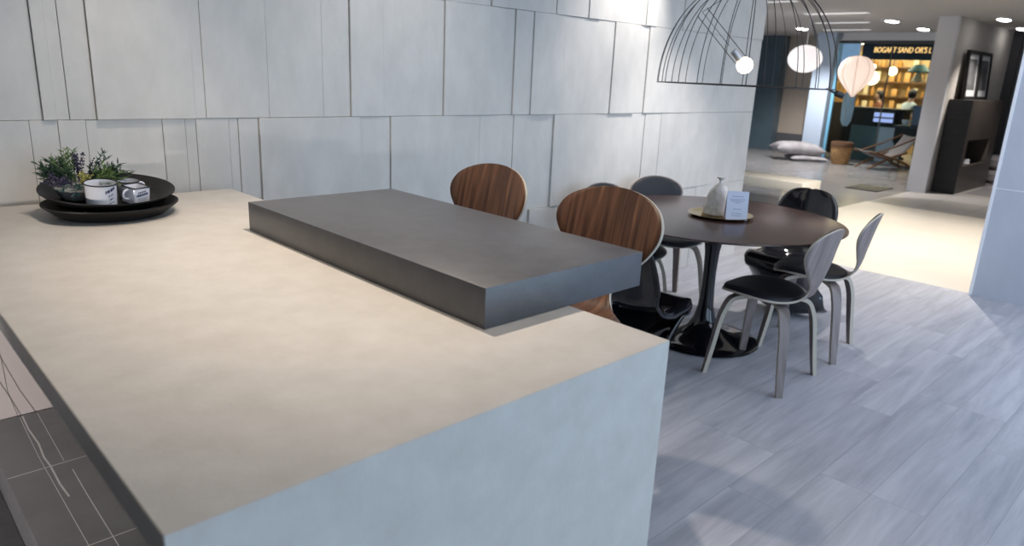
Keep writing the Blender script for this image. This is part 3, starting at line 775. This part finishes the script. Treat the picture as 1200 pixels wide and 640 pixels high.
cushion('floor_cushion', 0.8, 0.6, 0.13, (15.26, 6.74, 0.0), -0.80, 'thin grey floor cushion lying beneath the plumper one', 0, 'grey floor cushions by the far windows')
cushion('floor_cushion', 1.05, 0.7, 0.27, (15.20, 6.93, 0.115), -0.82, 'plump grey floor cushion on top of the pair by the far windows', 2, 'grey floor cushions by the far windows')
cushion('floor_cushion', 0.55, 0.55, 0.28, (9.0, 5.65, 0.4215), 0.2, 'pale cushion at the left end of the low bench, mostly behind the tiled wall', 0)

bk = empty('wicker_basket', (15.35, 6.05, 0), 0, 'tan woven basket standing open on the polished grey floor', 'basket')
lathe_obj('basket_body', [(0, 0), (.15, 0), (.17, .03), (.20, .25), (.215, .44), (.20, .44), (.185, .25), (.15, .05), (0, .04)], MT['basket'], bk)
lathe_obj('lining', [(.219, .36), (.221, .43), (.21, .455), (.185, .44), (.17, .30), (0, .28)], MT['basket_in'], bk)

bn = empty('low_bench', (8.75, 4.9, 0), 0, 'long low cream bench beyond the end of the tiled wall', 'bench')
obj('bench_top', nbox(-0.26, 0.26, -1.17, 1.2, 0.30, 0.42, bev=0.01), MT['bench'], bn)
for y_ in (-0.9, 0.0, 0.9): obj('leg', nbox(-0.22, 0.22, y_ - 0.02, y_ + 0.02, 0, 0.301, bev=0.004), MT['bench'], bn)

# folding lounge chair
fc = empty('lounge_chair', (15.35, 5.17, 0), math.radians(52), 'wooden folding lounge chair with grey sling in front of the shop window', 'chair'); fc.scale = (.85, .85, .85)
def bar(bm, a, b, r=0.022): tube(bm, [a, b], r, 8)
for s_ in (-1, 1):
    xx = 0.30 * s_
    obj('frame', tube(bmesh.new(), catmull([(xx, -0.62, 0.022), (xx, -0.2, 0.22), (xx, 0.30, 0.36), (xx, 0.62, 0.42)], 4), 0.026, 8), MT['oak'], fc)
    obj('leg', tube(bmesh.new(), [(xx * .85, 0.55, 0.022), (xx * .85, 0.05, 0.30), (xx * .85, -0.35, 0.42)], 0.026, 8), MT['oak'], fc)
    obj('armrest', tube(bmesh.new(), catmull([(xx * 1.05, 0.45, 0.40), (xx * 1.05, 0.0, 0.56), (xx * 1.05, -0.55, 0.80)], 4), 0.020, 8), MT['oak'], fc)
obj('crossbar', tube(bmesh.new(), [(-0.30, 0.05, 0.29), (0.30, 0.05, 0.29)], 0.028, 8), MT['oak'], fc)
bm = bmesh.new()
pf = catmull([(0.56, 0.43), (0.35, 0.32), (0.05, 0.27), (-0.2, 0.36), (-0.42, 0.58), (-0.56, 0.80)], 5); rows = []
for y_, z_ in pf: rows.append([bm.verts.new((x_, y_, z_ - 0.03 * (1 - (x_ / .27) ** 2))) for x_ in (-.27, -.135, 0, .135, .27)])
for a, b in zip(rows[:-1], rows[1:]):
    for k_ in range(4): bm.faces.new((a[k_], a[k_ + 1], b[k_ + 1], b[k_]))
o = obj('sling_seat', bm, MT['sling'], fc, angle=80); md = o.modifiers.new('thickness', 'SOLIDIFY'); md.thickness = 0.02

# fireplace
fp = empty('fireplace', (13.7, 3.37, 0), 0, 'free-standing black fireplace block with an open firebox', 'fireplace')
fx, fy = 13.7, 3.37
X0, X1, Y0, Y1, ZT = 12.80, 14.62, 3.205, 3.535, 1.45
bm = bmesh.new()
box(bm, X0 + .03 - fx, X1 - fx, Y0 - fy, Y1 - fy, 0, 0.43, mi=0); box(bm, X0 + .03 - fx, X1 - fx, Y0 - fy, Y1 - fy, 0.835, ZT, mi=0)
box(bm, X0 + .03 - fx, 12.97 - fx, Y0 - fy, Y1 - fy, 0.43, 0.835, mi=0); box(bm, 14.25 - fx, X1 - fx, Y0 - fy, Y1 - fy, 0.43, 0.835, mi=0)
obj('surround', bm, MT['fp_front'], fp, smooth=False)
obj('side_cladding', nbox(X0 - fx, X0 + .03 - fx, Y0 - fy, Y1 + .0 - fy, 0, ZT), MT['fp_side'], fp, smooth=False)
obj('firebox', nbox(12.97 - fx, 14.25 - fx, Y1 - .04 - fy, Y1 - .005 - fy, 0.43, 0.835), MT['black'], fp, smooth=False)
for i, (x_, h_, r_, lb) in enumerate(((13.12, .16, .05, 'small white bottle in the firebox, left of the pebbly bowl'), (13.36, .09, .09, 'low white bowl in the firebox beside the bottle'))):
    o = obj(('white_bottle', 'white_bowl')[i], lathe(bmesh.new(), [(0, 0), (r_ * .8, 0), (r_, h_ * .3), (r_ * .9, h_ * .6), (r_ * (.4 if i == 0 else .95), h_ * .8), (r_ * (.35 if i == 0 else .9), h_), (0, h_ * (1 if i == 0 else .6))], 24), MT['enamel'], loc=(x_, 3.30, 0.4305))
    tag(o, lb, ('bottle', 'bowl')[i])
pf_ = empty('picture_frame', (13.72, 3.43, ZT), 0, 'black framed pair of dark pictures with white mounts leaning on the fireplace', 'picture')
pf_.rotation_euler = (math.radians(-4), 0, 0)
for a, b in ((-.66, -.02), (.0, .64)):
    bm = bmesh.new()
    box(bm, a, b, -.03, .02, 0.001, .05); box(bm, a, b, -.03, .02, .70, .75); box(bm, a, a + .045, -.03, .02, .05, .70); box(bm, b - .045, b, -.03, .02, .05, .70)
    f_ = obj('frame', bm, MT['black'], pf_, smooth=False)
    obj('mount', nbox(a + .045, b - .045, -.005, .012, .05, .70), MT['mount'], f_, smooth=False)
    obj('picture', nbox(a + .11, b - .11, -.008, -.0045, .15, .62), MT['photo'], f_, smooth=False)
po = obj('pouf', lathe(bmesh.new(), [(0, 0), (.2, 0), (.27, .06), (.28, .17), (.22, .24), (0, .25)], 32), MT['cushion'], loc=(15.3, 3.12, 0))
tag(po, 'round beige pouf on the floor beyond the fireplace, stacked under another', 'pouf', 'poufs beyond the fireplace')
po2 = po.copy(); COL.objects.link(po2); po2.location = (15.3, 3.12, 0.2515); po2['label'] = 'upper of two round beige poufs beyond the fireplace'
lm = obj('floor_mat', nbox(-.35, .35, -.25, .25, 0.0005, 0.012, bev=.003), MT['black'], loc=(12.15, 4.25, 0))
tag(lm, 'flat dark mat on the polished floor left of the pale pier', 'mat')

# ceiling fittings
def downlight(x, y, label, two=True):
    e = empty('downlight', (x, y, CZ), 0, label, 'ceiling light', 'twin ceiling downlights')
    bm = bmesh.new(); box(bm, -.20, .20, -.11, .11, -.012, -.0005, bev=.003); obj('housing', bm, MT['mount'], e)
    for s_ in (-1, 1): obj('lamp', lathe(bmesh.new(), [(0, -.03), (.055, -.03), (.072, -.012), (0, -.0115)], 24, c=(.095 * s_, 0, 0)), MT['light'], e)
    return e
for x, y, lb in ((13.12, 4.70, 'twin downlight in the ceiling right above the balloon lamp, left of the next'),
                 (14.95, 4.79, 'twin downlight in the ceiling just left of the pale pier'),
                 (13.15, 3.12, 'bright twin downlight in the ceiling above the fireplace'),
                 (15.06, 3.27, 'twin downlight at the right edge of the photo by the dark wall'),
                 (14.55, 6.90, 'twin downlight in the ceiling seen through the wire cage above the oval lamp')):
    downlight(x, y, lb)
def diffuser(x, y, L, W, label, rz=PI / 2):
    e = empty('linear_diffuser', (x, y, CZ), rz, label, 'ceiling light', 'long pale ceiling strips')
    obj('strip_frame', nbox(-L / 2 - .02, L / 2 + .02, -W / 2 - .02, W / 2 + .02, -.008, -.0004, bev=.002), MT['mount'], e)
    obj('strip_glow', nbox(-L / 2, L / 2, -W / 2, W / 2, -.014, -.0075), MT['linear'], e)
diffuser(11.6, 4.99, 0.95, 0.16, 'pale ceiling strip nearest the wire cage rim on its right')
diffuser(13.3, 5.60, 0.9, 0.14, 'pale ceiling strip above the balloon lamp, second row')
diffuser(15.0, 6.20, 0.9, 0.14, 'pale ceiling strip closest to the shop sign')
diffuser(9.75, 5.3, 1.1, 0.10, 'bright ceiling strip seen through the top of the wire cage')

# ------------------------------------------------------------------ behind the glass: the cafe
sf = empty('shop_sign', (16.3, 5.35, 2.14), 0, 'dark fascia sign with glowing amber letters above the shop window', 'sign')
fas = obj('fascia', nbox(0, .05, -1.5, 0.98, 0, .34), MT['signbg'], sf, smooth=False)
cu = bpy.data.curves.new('lettering', 'FONT'); cu.body = "BOGART SAND OR'S L"; cu.size = 0.27; cu.extrude = 0.01; cu.shear = 0.15; cu.space_character = 1.0
tmp = bpy.data.objects.new('tmp', cu); COL.objects.link(tmp); bpy.context.view_layer.update()
me = bpy.data.meshes.new_from_object(tmp.evaluated_get(bpy.context.evaluated_depsgraph_get())); bpy.data.objects.remove(tmp)
wmin = min(v.co.x for v in me.vertices); wmax = max(v.co.x for v in me.vertices)
for v in me.vertices: v.co.x = (v.co.x - wmin) * 1.10 / (wmax - wmin); v.co.y *= 0.58
me.materials.append(MT['signtx'])
lo_ = bpy.data.objects.new('lettering', me); COL.objects.link(lo_); lo_.parent = fas
lo_.rotation_euler = (PI / 2, 0, -PI / 2); lo_.location = (-0.012, 0.74, 0.14)
lb_ = obj('blue_banner', nbox(-.02, .02, -.26, .26, 0, 0.9), MT['sky'], loc=(16.6, 6.86 - 0.1, 1.74)); tag(lb_, 'pale blue lit banner at the left end of the shop window, top', 'banner')
ct = empty('cafe_counter', (17.0, 6.0, 0), 0, 'black service counter inside the cafe behind the glass', 'counter')
obj('counter_top', nbox(-.1, .45, -.55, .75, 1.08, 1.14), MT['black'], ct, smooth=False)
obj('counter_front', nbox(-.02, .4, -.5, .72, .74, 1.08), MT['black'], ct, smooth=False)
obj('glass_cabinet', nbox(-.05, .4, -.06, .55, 0, .74), MT['teal'], ct, smooth=False)
obj('white_panel', nbox(-.05, .4, -.42, -.06, 0, .74), MT['whitebox'], ct, smooth=False)
obj('base_panel', nbox(-.05, .4, .55, .74, 0, .74), MT['black'], ct, smooth=False)
mo = obj('till_screen', nbox(-.21, -.17, -.39, .07, .82, 1.08), MT['black'], ct, smooth=False)
obj('display', nbox(-.216, -.21, -.36, .04, .96, 1.05), MT['screen'], mo, smooth=False)
obj('display', nbox(-.216, -.21, -.36, .04, .85, .93), MT['screen'], mo, smooth=False)
obj('screen_bracket', nbox(-.17, -.02, -.2, -.1, .93, .98), MT['black'], mo, smooth=False)
dk = empty('cafe_table', (16.55, 5.03, 0), 0, 'black boxy cafe table with white cups beside the pale pier', 'table')
obj('table_top', nbox(-.2, .35, -.55, .42, .78, .83), MT['frame'], dk, smooth=False)
obj('apron', nbox(-.18, .33, -.53, .40, .46, .78), MT['black'], dk, smooth=False)
for xx in (-.15, .3):
    for yy in (-.45, .35): obj('leg', nbox(xx - .02, xx + .02, yy - .02, yy + .02, 0, .46), MT['black'], dk, smooth=False)
cp = obj('white_cup', lathe(bmesh.new(), [(0, 0), (.04, 0), (.075, .06), (.08, .12), (.07, .12), (.05, .02), (0, .015)], 24), MT['enamel'], loc=(16.5, 5.28, .8305))
tag(cp, 'white cup on the black cafe table', 'cup')
sc_ = empty('laptop', (16.62, 4.92, .8305), math.radians(90), 'grey-blue raised screen standing on the black cafe table', 'laptop')
obj('base', nbox(-.25, .25, -.16, .16, 0, .02), MT['frame'], sc_, smooth=False)
obj('lid', nbox(-.25, .25, .14, .16, .02, .42), mat('slate_blue', (0.13, 0.17, 0.25), .5), sc_, smooth=False)
cb = mat('hanging_cloth', (0.60, 0.70, 0.85), 0.8)
hc = obj('hanging_coat', lathe(bmesh.new(), [(0, 0), (.05, .0), (.11, .12), (.13, .4), (.12, .66), (.05, .8), (0, .82)], 20, wob=lambda i, z: 1 + .18 * math.sin(i * 1.9)), cb, loc=(16.5, 6.52, 0.72)); hc.scale = (.5, 1, 1)
tag(hc, 'pale blue garment hanging behind the glass beneath the balloon lamp', 'garment')
hs = obj('garment_stand', tube(bmesh.new(), [(0, 0, 0.0), (0, 0, 1.53)], 0.018, 8), MT['black'], loc=(16.62, 6.52, 0)); tag(hs, 'thin black post standing behind the pale blue garment', 'stand')
rc = obj('dark_curtain', nbox(-.04, .04, -.30, .20, 0.0, 1.2), MT['fp_side'], loc=(17.8, 7.2, 0)); tag(rc, 'dark panel behind the basket inside the shop', 'panel')
# back shelving with goods
sh = empty('cafe_shelving', (19.6, 6.6, 0), 0, 'warm lit wall shelving at the back of the cafe', 'shelving')
obj('back_panel', nbox(.2, .24, -2.3, 1.5, .9, 2.45), MT['cafe_wall'], sh, smooth=False)
for z_ in (1.0, 1.35, 1.7, 2.05): obj('shelf', nbox(-.1, .2, -2.3, 1.5, z_, z_ + .03), MT['oak'], sh, smooth=False)
random.seed(3)
for zi, z_ in enumerate((1.03, 1.38, 1.73, 2.08)):
    y_ = 5.3
    while y_ < 7.9:
        w_ = random.uniform(.07, .13); h_ = random.uniform(.14, .26)
        if random.random() < .8:
            kd = random.choice((0, 1, 2))
            bm = lathe(bmesh.new(), [(0, 0), (w_ * .5, 0), (w_ * .5, h_ * .7), (w_ * .3, h_ * .85), (w_ * .3, h_), (0, h_)], 12) if kd == 0 else nbox(-w_ / 2, w_ / 2, -w_ / 2, w_ / 2, 0, h_, bev=.006)
            o = obj(('jar', 'box', 'box')[kd], bm, (MT['jar1'], MT['jar2'], MT['jar3'])[kd], loc=(19.62, y_, z_ + .0005))
            tag(o, ('amber jar', 'cream box', 'orange box')[kd] + ' on the ' + ('lowest', 'second', 'third', 'top')[zi] + ' shelf of the cafe wall', ('jar', 'box', 'box')[kd],
                ('amber jars', 'cream boxes', 'orange boxes')[kd] + ' on the ' + ('lowest', 'second', 'third', 'top')[zi] + ' cafe shelf')
        y_ += w_ + .07
for i, (x_, y_, z_, r_, lb) in enumerate(((17.6, 6.55, 2.02, .07, 'small round glowing cafe lamp nearest the balloon lamp'), (18.2, 6.75, 1.78, .16, 'largest glowing globe in the cafe'), (18.3, 6.35, 1.95, .10, 'glowing cafe globe below the middle of the sign'), (16.8, 4.98, 2.03, .07, 'small glowing cafe lamp beside the pale pier'))):
    e = empty('cafe_lamp', (x_, y_, z_), 0, lb, 'lamp', 'glowing cafe lamps')
    bm = bmesh.new(); bmesh.ops.create_uvsphere(bm, u_segments=20, v_segments=12, radius=r_); obj('globe', bm, MT['warm'], e)
    obj('cord', tube(bmesh.new(), [(0, 0, r_), (0, 0, CZ - z_ - .001)], .006, 6), MT['black'], e)
cn = empty('cone_pendant', (17.2, 5.44, 1.72), 0, 'small cream cone pendant beneath a teal hood inside the cafe', 'lamp')
obj('cone_shade', lathe(bmesh.new(), [(0, .2), (.03, .2), (.12, .02), (.11, 0), (.02, .17), (0, .17)], 24), MT['jar2'], cn)
obj('teal_hood', lathe(bmesh.new(), [(0, .36), (.10, .36), (.22, .22), (.21, .2), (.05, .3), (0, .3)], 24), MT['tealb'], cn)
obj('cord', tube(bmesh.new(), [(0, 0, .2), (0, 0, CZ - 1.721)], .005, 6), MT['black'], cn)
bw = obj('brick_pillar', nbox(18.8, 19.2, 4.8, 5.75, 0, CZ - .001), MT['cafe_brown']); tag(bw, 'dark brown brick pillar inside the cafe behind the cone pendant', 'pillar')

# people
def person(name, loc, rz, sc, shirt, trs, label, pose):
    e = empty(name, loc, rz, label, 'person'); e.scale = (sc, sc, sc)
    J = {'pel': (0, 0, .95), 'sp': (0, .02 + pose * .06, 1.15), 'ch': (0, .03 + pose * .14, 1.35), 'nk': (0, .04 + pose * .2, 1.5), 'hd': (0, .06 + pose * .25, 1.6), 'ht': (0, .06 + pose * .26, 1.73)}
    bones = [('pel', 'sp'), ('sp', 'ch'), ('ch', 'nk'), ('nk', 'hd'), ('hd', 'ht')]
    rad = {'pel': (.15, .11), 'sp': (.14, .10), 'ch': (.17, .11), 'nk': (.055, .055), 'hd': (.078, .09), 'ht': (.06, .07)}
    for s_, n in ((-1, 'L'), (1, 'R')):
        for kx, p, r in (('sh', (.17 * s_, .04 + pose * .18, 1.42), .06), ('el', (.25 * s_, .10 + pose * .22, 1.17), .042), ('wr', (.19 * s_, .34 + pose * .2, 1.10), .030),
                         ('hp', (.09 * s_, 0, .90), .095), ('kn', (.10 * s_, .03, .50), .062), ('an', (.10 * s_, 0, .09), .042), ('to', (.115 * s_, .16, .04), .038)):
            J[kx + n] = p; rad[kx + n] = (r, r)
        bones += [('ch', 'sh' + n), ('sh' + n, 'el' + n), ('el' + n, 'wr' + n), ('pel', 'hp' + n), ('hp' + n, 'kn' + n), ('kn' + n, 'an' + n), ('an' + n, 'to' + n)]
        wr = Vector(J['wr' + n])
        for f, (dx, dl) in enumerate(((-.028, .075), (-.010, .088), (.010, .084), (.028, .068))):
            k1 = 'f%d' % f + n; k2 = 'g%d' % f + n
            J[k1] = tuple(wr + Vector((dx, .085, -.004))); J[k2] = tuple(wr + Vector((dx * 1.1, .085 + dl, -.028)))
            rad[k1] = (.011, .011); rad[k2] = (.008, .008); bones += [('wr' + n, k1), (k1, k2)]
        J['th' + n] = tuple(wr + Vector((-.05 * s_, .07, -.012))); rad['th' + n] = (.010, .010); bones += [('wr' + n, 'th' + n)]
    keys = list(J); me = bpy.data.meshes.new('body')
    me.from_pydata([J[k_] for k_ in keys], [(keys.index(a), keys.index(b)) for a, b in bones], []); me.update()
    o = bpy.data.objects.new('body', me); COL.objects.link(o); o.parent = e
    o.modifiers.new('skin', 'SKIN'); ss = o.modifiers.new('sub', 'SUBSURF'); ss.levels = 1; ss.render_levels = 1
    sv = me.skin_vertices[0].data
    for i, k_ in enumerate(keys): sv[i].radius = rad[k_]; sv[i].use_root = (k_ == 'pel')
    bpy.context.view_layer.update()
    m2 = bpy.data.meshes.new_from_object(o.evaluated_get(bpy.context.evaluated_depsgraph_get()))
    bpy.data.objects.remove(o); o = bpy.data.objects.new('body', m2); COL.objects.link(o); o.parent = e
    m2.materials.clear()
    for m_ in (MT['skin'], shirt, trs, MT['black']): m2.materials.append(m_)
    for p in m2.polygons:
        c_ = p.center; p.use_smooth = True
        p.material_index = 0 if (c_.z > 1.49 or (c_.y > .24 + pose * .2 and abs(c_.x) > .1 and c_.z > 1)) else 1 if c_.z > .93 else 2 if c_.z > .10 else 3
    hy = J['hd'][1]
    bm = bmesh.new(); bmesh.ops.create_uvsphere(bm, u_segments=20, v_segments=12, radius=.108)
    for v in bm.verts:
        v.co.y *= 1.08; v.co.z *= 1.12
        if v.co.y > .03 and v.co.z < .05: v.co.y = .03
    obj('hair', bm, MT['hair'], e, loc=(0, hy - .015, 1.685))
    bm = bmesh.new()
    for s_ in (-1, 1): bmesh.ops.create_icosphere(bm, subdivisions=1, radius=.011, matrix=Matrix.Translation((.032 * s_, hy + .095, 1.66)))
    bmesh.ops.create_icosphere(bm, subdivisions=1, radius=.014, matrix=Matrix.Translation((0, hy + .105, 1.63)))
    box(bm, -.022, .022, hy + .088, hy + .10, 1.585, 1.595)
    obj('face', bm, MT['skin'], e)
    return e
person('person', (17.55, 5.70, 0), math.radians(-120), .87, MT['shirt'], MT['trousers'], 'person in a pale blue shirt and dark trousers standing inside the cafe', .5)
person('person', (18.2, 6.45, 0), math.radians(40), .84, MT['brownshirt'], MT['trousers'], 'person in a rust brown top farther back in the cafe', .1)

# ------------------------------------------------------------------ lights
def area(name, loc, rot, sx, sy, power, col):
    l = bpy.data.lights.new(name, 'AREA'); l.shape = 'RECTANGLE'; l.size = sx; l.size_y = sy; l.energy = power; l.color = col
    o = bpy.data.objects.new(name, l); COL.objects.link(o); o.location = loc; o.rotation_euler = rot; return o
def spot(name, loc, target, power, ang, blend, col, r=0.04):
    l = bpy.data.lights.new(name, 'SPOT'); l.energy = power; l.spot_size = math.radians(ang); l.spot_blend = blend; l.color = col; l.shadow_soft_size = r
    o = bpy.data.objects.new(name, l); COL.objects.link(o); o.location = loc
    o.rotation_euler = (Vector(target) - Vector(loc)).to_track_quat('-Z', 'Y').to_euler(); return o
# daylight through the open shop side behind and to the right of the camera
area('daylight', (3.2, -3.0, 1.45), (math.radians(90), 0, 0), 6.4, 2.3, 105, (0.55, 0.76, 1.0))
area('aisle_floor_fill', (5.0, -0.2, 2.62), (0, 0, 0), 2.6, 3.2, 42, (0.82, 0.86, 1.0))  # unseen overhead fill, added to brighten the plank floor
# warm ceiling spots over the counter
spot('counter_spot', (1.2, 1.85, 2.6), (1.2, 1.85, 1.0), 84, 88, .8, (1.0, .86, .72))
spot('counter_spot', (0.95, 2.7, 2.6), (0.85, 2.75, 1.0), 26, 80, .8, (1.0, .86, .72))
spot('counter_spot', (0.7, 1.1, 2.6), (0.70, 0.9, 1.0), 20, 100, .9, (1.0, .86, .70))
spot('wall_spot', (0.9, 2.3, 2.6), (1.0, 3.3, 1.6), 9, 90, 1.0, (1.0, .88, .76))
spot('wall_spot', (4.4, 2.6, 2.6), (4.1, 3.3, 1.8), 50, 75, .9, (1.0, .95, .92))
spot('wall_spot', (2.2, 2.3, 2.6), (2.2, 3.3, 1.4), 20, 85, 1.0, (1.0, .93, .86))
spot('table_spot', (4.7, 2.4, 2.6), (4.7, 2.8, 0.0), 90, 80, .8, (1.0, .96, .93))
spot('low_left_fill', (-1.6, 1.9, 0.975), (0.45, 2.7, 0.15), 170, 66, .9, (1.0, .93, .87))  # fill added to brighten the plinth and low wall; no fitting stands here
spot('aisle_spot', (8.2, 2.2, 2.6), (8.2, 2.2, 0), 360, 110, .7, (1.0, .93, .84))
spot('fireplace_spot', (13.15, 2.9, 2.55), (13.3, 3.0, 0), 140, 100, .7, (1.0, .93, .85))
spot('lounge_spot', (14.5, 6.5, 2.55), (14.8, 6.9, 0), 280, 120, .7, (1.0, .96, .94))
spot('lounge_spot', (12.0, 5.4, 2.55), (12.0, 5.6, 0), 240, 130, .7, (1.0, .96, .94))
area('cafe_light', (18.3, 6.2, 2.6), (0, 0, 0), 2.2, 3.4, 150, (1.0, .80, .50))
area('shop_daylight', (8.5, 9.6, 1.5), (math.radians(-90), 0, 0), 4, 2, 60, (0.75, 0.87, 1.0))
w = bpy.data.worlds.new('World'); SC.world = w; w.use_nodes = True
w.node_tree.nodes['Background'].inputs[0].default_value = (0.72, 0.84, 1.0, 1)
w.node_tree.nodes['Background'].inputs[1].default_value = 0.35

# ------------------------------------------------------------------ camera
yaw, pitch, roll, fpx = 0.7743, 0.2764, 0.0450, 834.09
cy_, sy_, cp_, sp_ = math.cos(yaw), math.sin(yaw), math.cos(pitch), math.sin(pitch)
fw = Vector((sy_ * cp_, cy_ * cp_, -sp_)); rt = Vector((cy_, -sy_, 0)); up = rt.cross(fw)
r2 = rt * math.cos(roll) + up * math.sin(roll); u2 = -rt * math.sin(roll) + up * math.cos(roll)
cam = bpy.data.cameras.new('camera'); co = bpy.data.objects.new('camera', cam); COL.objects.link(co)
co.matrix_world = Matrix(((r2.x, u2.x, -fw.x, 0), (r2.y, u2.y, -fw.y, 0), (r2.z, u2.z, -fw.z, 1.576), (0, 0, 0, 1)))
cam.sensor_width = 36; cam.lens = fpx / 1200 * 36; cam.clip_start = 0.05; cam.clip_end = 200
cam.dof.use_dof = True; cam.dof.focus_distance = 2.5; cam.dof.aperture_fstop = 3.2
SC.camera = co
vs = SC.view_settings; vs.view_transform = 'Standard'; vs.look = 'None'; vs.gamma = 1; vs.use_curve_mapping = False; vs.exposure = 0.35
